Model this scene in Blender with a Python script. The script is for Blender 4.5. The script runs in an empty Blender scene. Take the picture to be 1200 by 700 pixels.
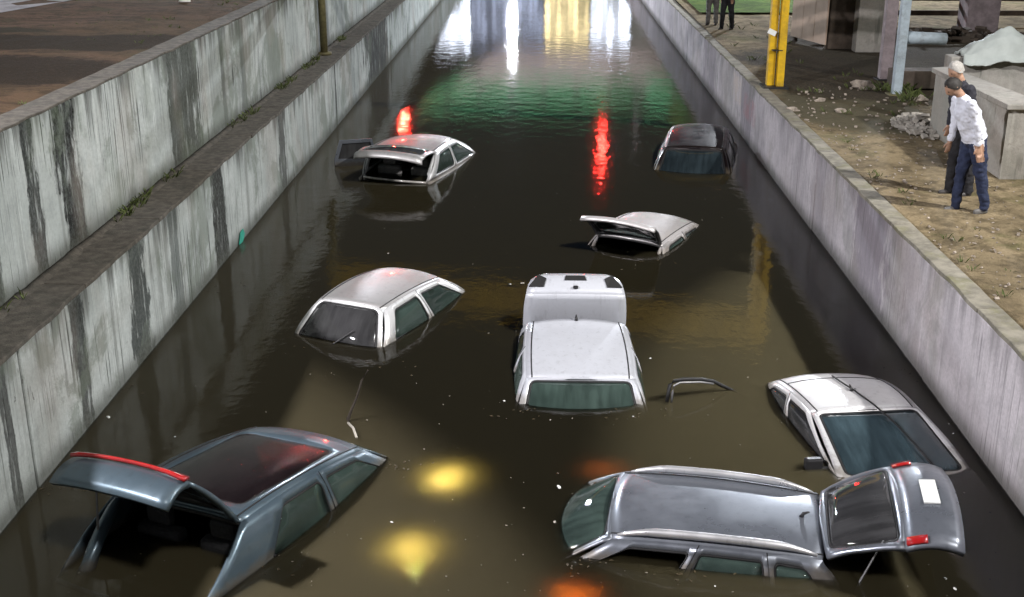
import bpy, bmesh, math, random
from mathutils import Vector, Matrix, noise
from mathutils.geometry import delaunay_2d_cdt
random.seed(7)
sc = bpy.context.scene
COL = sc.collection
R = math.radians

# ------------------------------------------------------------------ camera
F, H = 1400.0, 5.3                      # focal length in photo pixels (1200 wide), eye height above the water
PITCH = math.atan(499 / F)
YAW = math.atan(40 * math.cos(PITCH) / F)
FWD = Vector((-math.sin(YAW) * math.cos(PITCH), math.cos(YAW) * math.cos(PITCH), -math.sin(PITCH)))
RIGHT = Vector((math.cos(YAW), math.sin(YAW), 0))
UP = RIGHT.cross(FWD)
EYE = Vector((0, 0, H))
cd = bpy.data.cameras.new('camera'); cam = bpy.data.objects.new('camera', cd); COL.objects.link(cam)
cam.location = EYE
cam.rotation_euler = (math.pi / 2 - PITCH, 0, YAW)
cd.sensor_width = 36; cd.lens = 36 * F / 1200
cd.clip_start = .1; cd.clip_end = 600
sc.camera = cam

# ------------------------------------------------------------------ sky, key light, exposure
SUN = Vector((.40, -.52, .75)).normalized()          # direction towards the light
elev = math.asin(SUN.z); azim = math.atan2(SUN.x, SUN.y)
w = bpy.data.worlds.new('World'); sc.world = w; w.use_nodes = True
wn = w.node_tree; wn.nodes.clear()
sky = wn.nodes.new('ShaderNodeTexSky'); sky.sky_type = 'NISHITA'; sky.sun_disc = False
sky.sun_elevation = elev; sky.sun_rotation = azim; sky.air_density = 1.0; sky.dust_density = 3.0
bg = wn.nodes.new('ShaderNodeBackground'); bg.inputs[1].default_value = .009
wo = wn.nodes.new('ShaderNodeOutputWorld')
wn.links.new(sky.outputs[0], bg.inputs[0]); wn.links.new(bg.outputs[0], wo.inputs[0])
sl = bpy.data.lights.new('sun', 'SUN'); sl.energy = .8; sl.angle = R(4); sl.color = (1, .97, .93)
so = bpy.data.objects.new('sun', sl); COL.objects.link(so)
so.rotation_euler = SUN.to_track_quat('Z', 'Y').to_euler()
vs = sc.view_settings
vs.view_transform = 'Standard'; vs.look = 'None'; vs.exposure = 0; vs.gamma = 1; vs.use_curve_mapping = False
sc.render.engine = 'CYCLES'
cy = sc.cycles
cy.use_denoising = True; cy.max_bounces = 8; cy.transparent_max_bounces = 16; cy.volume_bounces = 1
cy.diffuse_bounces = 3; cy.glossy_bounces = 4; cy.sample_clamp_indirect = 4; cy.caustics_reflective = False

# ------------------------------------------------------------------ pixels to places
def ray(x, y): return FWD * F + RIGHT * (x - 600) - UP * (y - 350)
def at(x, y, z=0.0):
    d = ray(x, y); return EYE + d * ((z - H) / d.z)
def at_x(x, y, X):
    d = ray(x, y); return EYE + d * (X / d.x)
def at_y(x, y, Y):
    d = ray(x, y); return EYE + d * (Y / d.y)
def at_plane(x, y, p, n):
    d = ray(x, y); return EYE + d * ((p - EYE).dot(n) / d.dot(n))

# ------------------------------------------------------------------ materials
MATS = {}
class NT:
    def __init__(s, name):
        s.m = bpy.data.materials.new(name); s.m.use_nodes = True
        s.t = s.m.node_tree; s.t.nodes.clear(); MATS[name] = s.m
        s.out = s.n('ShaderNodeOutputMaterial')
    def n(s, typ, **kw):
        nd = s.t.nodes.new(typ)
        for k, v in kw.items(): setattr(nd, k, v)
        return nd
    def put(s, sock, v):
        if hasattr(v, 'links'): s.t.links.new(v, sock)
        else: sock.default_value = v
    def link(s, a, b): s.t.links.new(a, b)
    def pos(s): return s.n('ShaderNodeNewGeometry').outputs['Position']
    def obj(s): return s.n('ShaderNodeTexCoord').outputs['Object']
    def rnd(s): return s.n('ShaderNodeObjectInfo').outputs['Random']
    def vmul(s, v, k):
        nd = s.n('ShaderNodeVectorMath', operation='MULTIPLY'); s.put(nd.inputs[0], v); nd.inputs[1].default_value = k
        return nd.outputs[0]
    def noise(s, v, scale, detail=4, rough=.55, dist=0):
        nd = s.n('ShaderNodeTexNoise'); s.put(nd.inputs['Vector'], v); nd.inputs['Scale'].default_value = scale
        nd.inputs['Detail'].default_value = detail; nd.inputs['Roughness'].default_value = rough
        nd.inputs['Distortion'].default_value = dist
        return nd.outputs[0]
    def ramp(s, v, a, b, lo=0.0, hi=1.0):
        nd = s.n('ShaderNodeMapRange', interpolation_type='SMOOTHSTEP'); s.put(nd.inputs[0], v)
        nd.inputs[1].default_value = a; nd.inputs[2].default_value = b; nd.inputs[3].default_value = lo; nd.inputs[4].default_value = hi
        return nd.outputs[0]
    def math(s, op, a, b=0.0):
        nd = s.n('ShaderNodeMath', operation=op); s.put(nd.inputs[0], a); s.put(nd.inputs[1], b); return nd.outputs[0]
    def mix(s, f, a, b):
        nd = s.n('ShaderNodeMix', data_type='RGBA'); s.put(nd.inputs[0], f); s.put(nd.inputs[6], a); s.put(nd.inputs[7], b)
        return nd.outputs[2]
    def xyz(s, v):
        nd = s.n('ShaderNodeSeparateXYZ'); s.put(nd.inputs[0], v); return nd.outputs
    def bump(s, h, strength=.3, dist=.02):
        nd = s.n('ShaderNodeBump'); nd.inputs['Strength'].default_value = strength; nd.inputs['Distance'].default_value = dist
        s.put(nd.inputs['Height'], h); return nd.outputs[0]
    def bsdf(s, color, rough=.6, metal=0.0, normal=None, coat=0.0, spec=.5):
        b = s.n('ShaderNodeBsdfPrincipled')
        s.put(b.inputs['Base Color'], color); s.put(b.inputs['Roughness'], rough); s.put(b.inputs['Metallic'], metal)
        b.inputs['Coat Weight'].default_value = coat; b.inputs['Coat Roughness'].default_value = .08
        s.put(b.inputs['Specular IOR Level'], spec)
        if normal is not None: s.put(b.inputs['Normal'], normal)
        return b.outputs[0]
    def end(s, sh): s.link(sh, s.out.inputs['Surface']); return s.m
def c4(c): return (c[0], c[1], c[2], 1)

def concrete(name, base, light, ztop, zbot, grime=1.0, stains=(), green=.0, lit_edge=0.0, color_marks=()):
    t = NT(name); P = t.pos(); x, y, z = t.xyz(P)
    patch = t.noise(P, .55, 3)
    fine = t.noise(P, 22, 6, .7)
    mid = t.noise(P, 3.2, 6, .65)
    col = t.mix(t.ramp(patch, .35, .65), c4(base), c4(light))
    col = t.mix(t.ramp(mid, .42, .75, 0, .45), col, c4([k * .62 for k in base]))
    # long vertical run marks, light and dark
    st1 = t.noise(t.vmul(P, (4, 7.0, .28)), 1.0, 5, .6)
    st2 = t.noise(t.vmul(P, (5, 15.0, .5)), 1.0, 4, .6)
    st3 = t.noise(t.vmul(P, (3, 2.3, .16)), 1.0, 3, .5)
    col = t.mix(t.ramp(st1, .50, .66, 0, .42 * grime), col, c4((.15, .155, .14)))
    thin = t.noise(t.vmul(P, (6, 26.0, .55)), 1.0, 5, .65); reg = t.noise(t.vmul(P, (1, .55, .9)), 1.0, 2)
    col = t.mix(t.math('MULTIPLY', t.ramp(thin, .55, .62), t.ramp(reg, .47, .58, .0, .95 * min(1, grime))), col, c4((.03, .032, .028)))
    col = t.mix(t.ramp(st2, .58, .74, 0, .5), col, c4([min(1, k * 1.45) for k in light]))
    drop = t.ramp(t.math('ADD', z, t.math('MULTIPLY', t.noise(t.vmul(P, (3, 4.5, .3)), 1, 4), 1.9)), ztop + .62, ztop + 1.15, 0, 1)
    col = t.mix(t.math('MULTIPLY', drop, .85 * min(1, grime)), col, c4((.045, .045, .038)))
    flake = t.math('MULTIPLY', t.ramp(t.noise(t.vmul(P, (6, 6.5, 1.7)), 1, 7, .72, .4), .63, .68), t.ramp(st3, .44, .56))
    col = t.mix(t.math('MULTIPLY', flake, .9 * min(1, grime)), col, c4((.03, .032, .028)))
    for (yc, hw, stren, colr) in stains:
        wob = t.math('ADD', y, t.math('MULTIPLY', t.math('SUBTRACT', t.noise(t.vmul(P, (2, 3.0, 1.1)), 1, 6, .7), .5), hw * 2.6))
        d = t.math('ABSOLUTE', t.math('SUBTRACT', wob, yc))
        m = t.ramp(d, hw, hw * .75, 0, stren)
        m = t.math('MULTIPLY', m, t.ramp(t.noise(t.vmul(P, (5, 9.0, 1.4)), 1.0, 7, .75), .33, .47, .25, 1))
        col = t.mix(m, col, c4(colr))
    for (yc, hw, zc, hz, colr, stren) in color_marks:
        d1 = t.ramp(t.math('ABSOLUTE', t.math('SUBTRACT', y, yc)), hw, hw * .6)
        d2 = t.ramp(t.math('ABSOLUTE', t.math('SUBTRACT', z, zc)), hz, hz * .6)
        m = t.math('MULTIPLY', t.math('MULTIPLY', d1, d2), t.ramp(mid, .4, .6, .1, stren))
        col = t.mix(m, col, c4(colr))
    damp = t.ramp(t.noise(t.vmul(P, (.9, .8, .7)), 1.0, 6, .7, .6), .50, .60, 0, .6 * min(1, grime))
    col = t.mix(damp, col, c4((.15, .175, .14)))
    blot = t.ramp(t.noise(t.vmul(P, (9, 9, 6)), 1.0, 5, .7), .66, .72, 0, .7 * min(1, grime))
    col = t.mix(blot, col, c4((.05, .05, .045)))
    tint = t.noise(t.vmul(P, (1, .8, .5)), 1.0, 3)
    col = t.mix(t.ramp(tint, .5, .68, 0, .30), col, c4((.38, .33, .29)))
    low = t.ramp(t.math('ADD', z, t.math('MULTIPLY', mid, .25)), zbot + .42, zbot + .14, 0, .8)
    col = t.mix(low, col, c4((.06, .062, .05)))
    if green:
        col = t.mix(t.ramp(t.noise(P, 1.1, 4), .52, .7, 0, green), col, c4((.10, .13, .07)))
    col = t.mix(t.ramp(fine, .35, .75, 0, .35), col, c4([k * .55 for k in base]))
    hgt = t.math('ADD', t.math('MULTIPLY', fine, .35), t.math('MULTIPLY', mid, .8))
    return t.end(t.bsdf(col, .9, 0, t.bump(hgt, .6, .025), spec=.12))

def simple(name, color, rough=.6, metal=0.0, var=.25, scale=6, bump=.15, coat=0.0, dirt=None, dirt_amt=.4):
    t = NT(name); P = t.obj(); nz = t.noise(P, scale, 5, .6)
    col = t.mix(t.ramp(nz, .3, .7), c4(color), c4([k * (1 - var) for k in color]))
    if dirt is not None:
        col = t.mix(t.ramp(t.noise(P, scale * .45, 6, .7), .48, .72, 0, dirt_amt), col, c4(dirt))
    return t.end(t.bsdf(col, t.ramp(nz, .3, .7, rough, min(1, rough * 1.25)), metal, t.bump(t.noise(P, scale * 6, 4), bump, .01), coat))

def paint(name, color, metal=.55, rough=.32, mud=.35):
    t = NT(name); P = t.obj()
    wet = t.noise(P, 55, 3, .6); big = t.noise(P, 2.2, 5, .65); sm = t.noise(P, 14, 6, .7)
    col = t.mix(t.ramp(big, .4, .7, 0, mud), c4(color), c4([k * .55 + s for k, s in zip(color, (.03, .026, .02))]))
    col = t.mix(t.ramp(sm, .55, .78, 0, mud), col, c4((.10, .085, .065)))
    wz = t.xyz(t.pos())[2]
    tide = t.ramp(t.math('ADD', wz, t.math('MULTIPLY', t.math('SUBTRACT', t.noise(P, 9, 5, .7), .5), .16)), .11, .02, 0, .7)
    col = t.mix(tide, col, c4((.13, .105, .07)))
    drip = t.math('MULTIPLY', t.ramp(t.noise(t.vmul(P, (14, 14, 2)), 1.0, 4, .6), .56, .68), .35)
    col = t.mix(drip, col, c4([k * .5 + .03 for k in color]))
    rg = t.math('ADD', t.ramp(big, .35, .7, rough, rough + .22), t.math('MULTIPLY', tide, .35))
    return t.end(t.bsdf(col, rg, metal, t.bump(wet, .06, .004), .35))

def glass(name, tint, film, film_amt=.25, rough=.03, bump=.06):
    t = NT(name); P = t.obj()
    tr = t.n('ShaderNodeBsdfTransparent'); tr.inputs[0].default_value = c4(tint)
    gl = t.n('ShaderNodeBsdfGlossy'); gl.inputs['Roughness'].default_value = rough; gl.inputs[0].default_value = (1, 1, 1, 1)
    nz = t.math('ADD', t.math('MULTIPLY', t.noise(t.vmul(P, (1.2, 9, 1.2)), 1.0, 4, .6), .55), t.math('MULTIPLY', t.noise(P, 2.2, 3, .5), .45)); dr = t.noise(P, 85, 3, .65)
    nrm = t.bump(dr, bump, .004); t.link(nrm, gl.inputs['Normal'])
    fr = t.n('ShaderNodeFresnel'); fr.inputs[0].default_value = 1.52; t.link(nrm, fr.inputs[1])
    df = t.n('ShaderNodeBsdfDiffuse'); t.put(df.inputs[0], c4(film))
    m1 = t.n('ShaderNodeMixShader'); t.put(m1.inputs[0], t.ramp(nz, .36, .66, film_amt * .6, film_amt * 1.3)); t.link(tr.outputs[0], m1.inputs[1]); t.link(df.outputs[0], m1.inputs[2])
    m2 = t.n('ShaderNodeMixShader'); t.link(fr.outputs[0], m2.inputs[0]); t.link(m1.outputs[0], m2.inputs[1]); t.link(gl.outputs[0], m2.inputs[2])
    return t.end(m2.outputs[0])

def emit(name, color, strength):
    t = NT(name); e = t.n('ShaderNodeEmission'); e.inputs[0].default_value = c4(color); e.inputs[1].default_value = strength
    return t.end(e.outputs[0])

concrete('concrete_left_low', (.38, .415, .40), (.54, .575, .56), 1.42, 0, 1.25,
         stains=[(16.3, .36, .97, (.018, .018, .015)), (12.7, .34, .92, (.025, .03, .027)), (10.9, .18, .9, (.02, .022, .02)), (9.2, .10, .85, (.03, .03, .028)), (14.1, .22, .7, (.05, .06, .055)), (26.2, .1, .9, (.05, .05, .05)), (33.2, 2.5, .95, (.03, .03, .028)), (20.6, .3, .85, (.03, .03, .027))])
concrete('concrete_left_up', (.39, .425, .41), (.55, .585, .565), 3.0, 1.42, 1.0, green=.28,
         stains=[(12.45, .32, 1.0, (.010, .010, .009)), (16.75, .8, .9, (.045, .05, .04)), (10.4, .22, .9, (.02, .022, .02)), (18.9, .12, .7, (.05, .05, .05)), (20.2, .2, .6, (.05, .055, .05)), (11.5, .16, .95, (.015, .017, .015)), (22.6, .5, .5, (.13, .15, .14)), (28.3, .35, .6, (.09, .10, .11))])
concrete('concrete_right', (.42, .395, .42), (.60, .565, .59), 1.32, 0, .5,
         stains=[(25.0, .8, .5, (.12, .11, .14)), (31.0, 1.4, .4, (.16, .14, .17)), (14.9, .9, .55, (.17, .15, .19)), (18.0, .5, .4, (.2, .18, .2))],
         color_marks=[(26.4, .8, .85, .35, (.62, .55, .50), .8), (24.6, .9, .7, .3, (.42, .20, .22), .5)])  # one pale and one reddish soft-edged colour mark
concrete('concrete_plain', (.36, .345, .315), (.46, .44, .40), 9, -5, .5)
concrete('concrete_bridge', (.58, .46, .44), (.62, .52, .50), 40, -9, .4)
simple('ledge_dirt', (.125, .11, .09), .95, 0, .5, 9, .8, dirt=(.045, .045, .035), dirt_amt=.85)
simple('coping_mat', (.27, .25, .20), .95, 0, .5, 5, .7, dirt=(.16, .155, .075), dirt_amt=.8)
simple('road_mud', (.06, .05, .035), .9)
simple('steel_yellow', (.75, .46, .01), .5, 0, .3, 5, .2, dirt=(.14, .08, .03), dirt_amt=.6)
simple('steel_olive', (.16, .14, .06), .6, 0, .4, 8, .3, dirt=(.07, .05, .03))
simple('steel_blue', (.42, .50, .55), .6, 0, .25, 7, .3, dirt=(.12, .10, .08), dirt_amt=.6)
simple('steel_pink', (.30, .25, .26), .7, 0, .3, 6, .3, dirt=(.10, .09, .08))
simple('board_pink', (.60, .46, .36), .75, 0, .12, 3, .1, dirt=(.40, .29, .22), dirt_amt=.4)
simple('brown_wall', (.11, .085, .065), .9, 0, .5, 3, .5, dirt=(.07, .06, .045), dirt_amt=.6)
simple('dark_metal', (.03, .03, .032), .5, .3)
simple('grey_metal', (.30, .30, .31), .45, .6)
simple('lamp_metal', (.25, .26, .27), .5, .4)
simple('black_rubber', (.012, .012, .013), .55, 0, .2, 20)
simple('black_plastic', (.02, .02, .022), .4, 0, .3, 20)
simple('seat_cloth', (.05, .05, .055), .9, 0, .3, 30, .4)
simple('seat_grey', (.30, .29, .29), .9, 0, .3, 30, .4)
simple('chrome', (.75, .75, .77), .18, .9, .1)
simple('tarp', (.42, .46, .44), .6, 0, .12, 4, .3)
simple('rubble_mat', (.42, .36, .30), .9, 0, .5, 9, .5, dirt=(.16, .13, .10), dirt_amt=.7)
simple('stone_mat', (.45, .42, .37), .9, 0, .4, 9, .5)
simple('foam_white', (.75, .76, .72), .6, 0, .1)
simple('plate_white', (.80, .82, .80), .4, 0, .06)
simple('plate_dark', (.03, .03, .03), .4)
simple('twig', (.05, .04, .03), .8)
simple('twig_pale', (.45, .42, .36), .8)
simple('red_lens', (.42, .015, .015), .15, 0, .3, 12, .05, .6)
simple('dark_red_lens', (.18, .01, .012), .2, 0, .3, 12, .05, .4)
simple('teal_paint', (.02, .35, .25), .6)
paint('paint_white', (.58, .60, .65), .2, .32, .22)
paint('paint_silver', (.55, .54, .54), .55, .34, .35)
paint('paint_silver_lit', (.72, .73, .74), .3, .32, .15)  # same silver, with the brightness of lit pillars put into its colour
paint('paint_silver_right', (.70, .70, .71), .3, .3, .2)
paint('paint_suv', (.23, .25, .29), .65, .26, .25)
paint('paint_slate', (.105, .15, .185), .5, .28, .3)
paint('paint_mid', (.62, .60, .60), .35, .3, .25)
paint('paint_burgundy', (.009, .005, .006), .3, .3, .2)
paint('rail_silver', (.80, .80, .82), .7, .25, .1)
glass('glass_green', (.30, .42, .37), (.16, .24, .21), .24)
glass('glass_dark', (.05, .05, .055), (.12, .12, .125), .35)
glass('glass_blue', (.14, .22, .25), (.14, .22, .26), .28)
glass('glass_night', (.05, .08, .09), (.09, .13, .15), .22)
glass('glass_clear', (.45, .5, .5), (.3, .32, .32), .10)
glass('glass_roof', (.02, .012, .014), (.045, .03, .032), .25, .10, .6)
emit('headlight_glow', (1, .82, .25), 9000)
emit('indicator_glow', (1, .22, .02), 600)

def ground_mat(name, a, b, dark, green, gscale=.35, wet=(), streak=(1.6, .9, 1)):  # wet: dark ellipses, damp soil and painted shade
    t = NT(name); P = t.pos(); x, y, z = t.xyz(P)
    n1 = t.noise(P, gscale, 5, .6, .3); n2 = t.noise(P, 3.5, 6, .7); n3 = t.noise(P, 26, 5, .7)
    col = t.mix(t.ramp(n1, .38, .62), c4(a), c4(b))
    col = t.mix(t.ramp(n2, .44, .64, 0, .85), col, c4(dark))
    strk = t.noise(t.vmul(P, streak), 1.0, 6, .7)
    col = t.mix(t.ramp(strk, .50, .66, 0, .6), col, c4([k * .6 for k in dark]))
    col = t.mix(t.ramp(strk, .40, .30, 0, .45), col, c4([min(1, k * 1.35) for k in a]))
    col = t.mix(t.ramp(t.noise(P, .7, 5, .65), .54, .66, 0, .6), col, c4(green))
    for (xc, yc, rx, ry, colr, stren) in wet:  # dark ellipses: damp soil and painted shade
        dx = t.math('DIVIDE', t.math('SUBTRACT', x, xc), rx); dy = t.math('DIVIDE', t.math('SUBTRACT', y, yc), ry)
        d = t.math('ADD', t.math('MULTIPLY', dx, dx), t.math('MULTIPLY', dy, dy))
        d = t.math('ADD', d, t.math('MULTIPLY', t.math('SUBTRACT', n2, .5), 1.6))
        col = t.mix(t.ramp(d, 1.1, .7, 0, stren), col, c4(colr))
    col = t.mix(t.ramp(n3, .4, .75, 0, .5), col, c4([k * .5 for k in a]))
    hh = t.math('ADD', t.math('MULTIPLY', n3, .5), n2)
    return t.end(t.bsdf(col, .95, 0, t.bump(hh, .9, .06), spec=.08))
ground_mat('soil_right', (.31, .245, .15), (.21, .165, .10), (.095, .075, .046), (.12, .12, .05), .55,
           wet=[(5.6, 22.0, 1.3, 2.6, (.095, .09, .06), .85), (7.2, 24.8, 3.0, 2.6, (.045, .038, .028), .95), (5.55, 11.7, .35, .5, (.05, .045, .035), .95), (6.0, 27.5, 1.6, 1.2, (.05, .042, .034), .95), (8.5, 28, 4.5, 2.6, (.045, .04, .032), .95), (10, 31, 4.5, 3, (.045, .04, .032), .9)])  # back patches paint shade into the soil
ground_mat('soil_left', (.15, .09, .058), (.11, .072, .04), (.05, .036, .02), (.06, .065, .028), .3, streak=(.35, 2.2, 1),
           wet=[(-8.2, 14.6, 3.3, 1.5, (.020, .015, .009), .97), (-7.0, 17.4, 3.0, .9, (.022, .017, .009), .95), (-9.5, 18.6, 2.0, .4, (.03, .03, .016), .9)])  # shadow bands painted into the bank soil as dark ellipses
ground_mat('grass_far', (.07, .13, .02), (.10, .17, .03), (.04, .07, .015), (.12, .16, .03), 1.0)
ground_mat('paving_pale', (.55, .53, .55), (.5, .48, .52), (.4, .38, .4), (.45, .43, .45), 1.0)

def water_mat():
    t = NT('flood_water'); P = t.pos()
    n1 = t.noise(t.vmul(P, (1, 1, 1)), 2.6, 3, .5); n2 = t.noise(P, 11, 3, .5); n3 = t.noise(P, .5, 2, .5)
    h = t.math('ADD', t.math('ADD', t.math('MULTIPLY', n1, .8), t.math('MULTIPLY', n2, .22)), t.math('MULTIPLY', n3, .8))
    nrm = t.bump(h, .24, .03)
    tr = t.n('ShaderNodeBsdfTransparent')
    gl = t.n('ShaderNodeBsdfGlossy'); gl.inputs['Roughness'].default_value = .05; t.link(nrm, gl.inputs['Normal'])
    fr = t.n('ShaderNodeFresnel'); fr.inputs[0].default_value = 1.33; t.link(nrm, fr.inputs[1])
    mx = t.n('ShaderNodeMixShader'); t.link(fr.outputs[0], mx.inputs[0]); t.link(tr.outputs[0], mx.inputs[1]); t.link(gl.outputs[0], mx.inputs[2])
    pv = t.n('ShaderNodeVolumePrincipled'); pv.inputs['Color'].default_value = (.37, .325, .20, 1); pv.inputs['Density'].default_value = 16.0
    pv.inputs['Anisotropy'].default_value = 0
    t.link(pv.outputs[0], t.out.inputs['Volume'])
    return t.end(mx.outputs[0])
water_mat()

# ------------------------------------------------------------------ mesh helpers
def tag(o, label, cat, group=None):
    o['label'] = label; o['category'] = cat
    if group: o['group'] = group
    return o
def structure(o): o['kind'] = 'structure'; return o
def link(name, me, mat=None, parent=None, smooth=False):
    o = bpy.data.objects.new(name, me); COL.objects.link(o)
    if mat: me.materials.append(MATS[mat])
    if parent: o.parent = parent
    if smooth:
        for p in me.polygons: p.use_smooth = True
    return o
def mk(name, v, f, mat=None, parent=None, smooth=False):
    me = bpy.data.meshes.new(name); me.from_pydata([tuple(q) for q in v], [], f); me.update()
    return link(name, me, mat, parent, smooth)
def empty(name, loc=(0, 0, 0), rot=(0, 0, 0), parent=None):
    o = bpy.data.objects.new(name, None); COL.objects.link(o); o.location = loc; o.rotation_euler = rot; o.empty_display_size = .2
    if parent: o.parent = parent
    return o
class MB:
    def __init__(s): s.v = []; s.f = []
    def box(s, c, d, M=None):
        b = len(s.v)
        for z in (-.5, .5):
            for x, y in ((-.5, -.5), (.5, -.5), (.5, .5), (-.5, .5)):
                q = Vector((x * d[0], y * d[1], z * d[2]))
                if M: q = M @ q
                s.v.append(q + Vector(c))
        s.f += [tuple(b + k for k in q) for q in ((3, 2, 1, 0), (4, 5, 6, 7), (0, 1, 5, 4), (1, 2, 6, 5), (2, 3, 7, 6), (3, 0, 4, 7))]
        return s
    def tube(s, pts, r, n=8, cap=True):
        pts = [Vector(p) for p in pts]; m = len(pts)
        rr = r if isinstance(r, (list, tuple)) else [r] * m
        base = len(s.v)
        for i, p in enumerate(pts):
            d = (pts[min(i + 1, m - 1)] - pts[max(i - 1, 0)]).normalized()
            a = d.cross(Vector((0, 0, 1)) if abs(d.z) < .9 else Vector((1, 0, 0))).normalized(); b = d.cross(a)
            for k in range(n):
                t = 2 * math.pi * k / n; s.v.append(p + (a * math.cos(t) + b * math.sin(t)) * rr[i])
        for i in range(m - 1):
            for k in range(n):
                k2 = (k + 1) % n
                s.f.append((base + i * n + k, base + i * n + k2, base + (i + 1) * n + k2, base + (i + 1) * n + k))
        if cap:
            s.f.append(tuple(base + k for k in reversed(range(n)))); s.f.append(tuple(base + (m - 1) * n + k for k in range(n)))
        return s
    def build(s, name, mat, parent=None, smooth=False, bevel=0):
        o = mk(name, s.v, s.f, mat, parent, smooth)
        if bevel:
            b = o.modifiers.new('bevel', 'BEVEL'); b.width = bevel; b.segments = 2; b.limit_method = 'ANGLE'
        return o

# ------------------------------------------------------------------ ground, water, walls
XL, XLU, XR = -4.59, -5.10, 4.23
ZL, ZU, ZR = 1.42, 3.0, 1.32
YA, YZ = 1.0, 110.0
ZUf = lambda y: ZU - .07 * max(0, min(y, 50) - 36)
structure(mk('road', [(-5, YA - 8, -2.6), (5, YA - 8, -2.6), (5, YZ + 10, -2.6), (-5, YZ + 10, -2.6)], [(0, 1, 2, 3)], 'road_mud'))
wb = MB().box(((XL + XR) / 2, (YZ + YA) / 2 - 3, -1.31), (XR - XL + .12, YZ - YA + 6, 2.62))
structure(wb.build('water', 'flood_water'))

def sheet(name, x0, x1, y0, y1, z, mat, nx, ny, amp, seed, drop=None):
    v = []; f = []
    for j in range(ny + 1):
        for i in range(nx + 1):
            x = x0 + (x1 - x0) * (i / nx) ** 1.6 if x1 > x0 else x0 + (x1 - x0) * (i / nx) ** 1.6
            y = y0 + (y1 - y0) * (j / ny) ** 1.5
            k = 1 if i > 0 else 0
            v.append((x, y, z + (drop(y) if drop else 0) + k * amp * (noise.noise((x * .9 + seed, y * .9, 0)) + .5 * noise.noise((x * 3.1, y * 3.1, seed)))))
    for j in range(ny):
        for i in range(nx):
            a = j * (nx + 1) + i; q = (a, a + 1, a + nx + 2, a + nx + 1)
            f.append(q if x1 > x0 else q[::-1])
    return structure(mk(name, v, f, mat, None, True))
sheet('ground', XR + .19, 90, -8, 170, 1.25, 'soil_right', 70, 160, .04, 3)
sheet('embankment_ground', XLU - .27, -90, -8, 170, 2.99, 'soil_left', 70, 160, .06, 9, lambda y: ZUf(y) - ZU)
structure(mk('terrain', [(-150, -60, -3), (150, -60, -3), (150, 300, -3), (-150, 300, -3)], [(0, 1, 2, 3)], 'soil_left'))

def wall(name, label, joints, x0, x1, z0, z1f, mat, cope=None):
    """retaining wall cast in lengths: one panel per length, with open joints"""
    t = tag(empty(name, ((x0 + x1) / 2, joints[0], z0)), label, 'wall')
    for a, b in zip(joints[:-1], joints[1:]):
        dx = random.uniform(-.008, .008)
        za, zb = z1f(a), z1f(b)
        v = []
        for y, zt in ((a + .012, za), (b - .012, zb)):
            for x, z in ((x0, z0), (x1, z0), (x1, zt), (x0, zt)): v.append((x + dx - t.location.x, y - t.location.y, z - t.location.z))
        o = mk('concrete_panel', v, [(3, 2, 1, 0), (4, 5, 6, 7), (0, 1, 5, 4), (1, 2, 6, 5), (2, 3, 7, 6), (3, 0, 4, 7)], mat, t)
        bv = o.modifiers.new('bevel', 'BEVEL'); bv.width = .018; bv.segments = 2
    return t
lw = wall('retaining_wall', 'lower stained concrete wall rising straight from the water below the narrow dirty ledge',
          [-4, 3, 9.6, 15.95, 21.4, 26.2, 31.0, 36.0, 44, 54, 66, 80, YZ], XLU + .02, XL, -2.6, lambda y: ZL - .05, 'concrete_left_low')
uw = wall('retaining_wall', 'upper streaked concrete wall standing behind the narrow ledge, dirt bank above it',
          [-4, 4, 8.4, 12.75, 17.85, 23.3, 28.4, 35, 44, 54, 66, 80, YZ], XLU - .3, XLU, .9, lambda y: ZUf(y), 'concrete_left_up')
ZRf = lambda y: 1.335 - .0045 * max(0, y - 8)
rw = wall('retaining_wall', 'greyish lilac concrete wall with mossy coping beside the yellow dirt ground',
          [-4, 3, 8.1, 12.35, 18.2, 23.4, 29.5, 36, 44, 54, 66, 80, YZ], XR, XR + .2, -2.6, lambda y: ZRf(y) - .05, 'concrete_right')
# ledge and copings: uneven strips, cast in short lengths
def coping(parent, name, x0, x1, ys, zf, mat, lip, n=10, edge_mat=None):
    for a, b in zip(ys[:-1], ys[1:]):
        v = []; f = []
        for j in range(n + 1):
            y = a + .006 + (b - a - .012) * j / n
            wob = .02 * noise.noise((y * 2.7, x0, 0)) + random.uniform(-.012, .012); zz = zf(y) + .010 * noise.noise((y * 2.3, x1, 5))
            L = Vector(parent.location)
            for x, z in ((x0 + wob, zz - lip), (x0 + wob, zz), (x1, zz + .004), (x1, zz - lip)):
                v.append((x - L.x, y - L.y, z - L.z))
        for j in range(n):
            for k in range(4):
                k2 = (k + 1) % 4
                f.append((j * 4 + k, j * 4 + k2, j * 4 + 4 + k2, j * 4 + 4 + k))
        f += [(0, 1, 2, 3)[::-1], tuple(n * 4 + k for k in (0, 1, 2, 3))]
        o = mk(name, v, f, mat, parent)
        bv = o.modifiers.new('bevel', 'BEVEL'); bv.width = .01; bv.segments = 2
ysr = [-4 + 3.0 * i for i in range(28)]
coping(lw, 'ledge_slab', XL + .02, XLU - .0, [y * .8 for y in ysr], lambda y: ZL, 'ledge_dirt', .05)
coping(rw, 'coping', XR - .012, XR + .22, ysr, ZRf, 'coping_mat', .05)
coping(uw, 'coping', XLU + .006, XLU - .31, ysr, lambda y: ZUf(y) + .03, 'ledge_dirt', .03)
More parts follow.
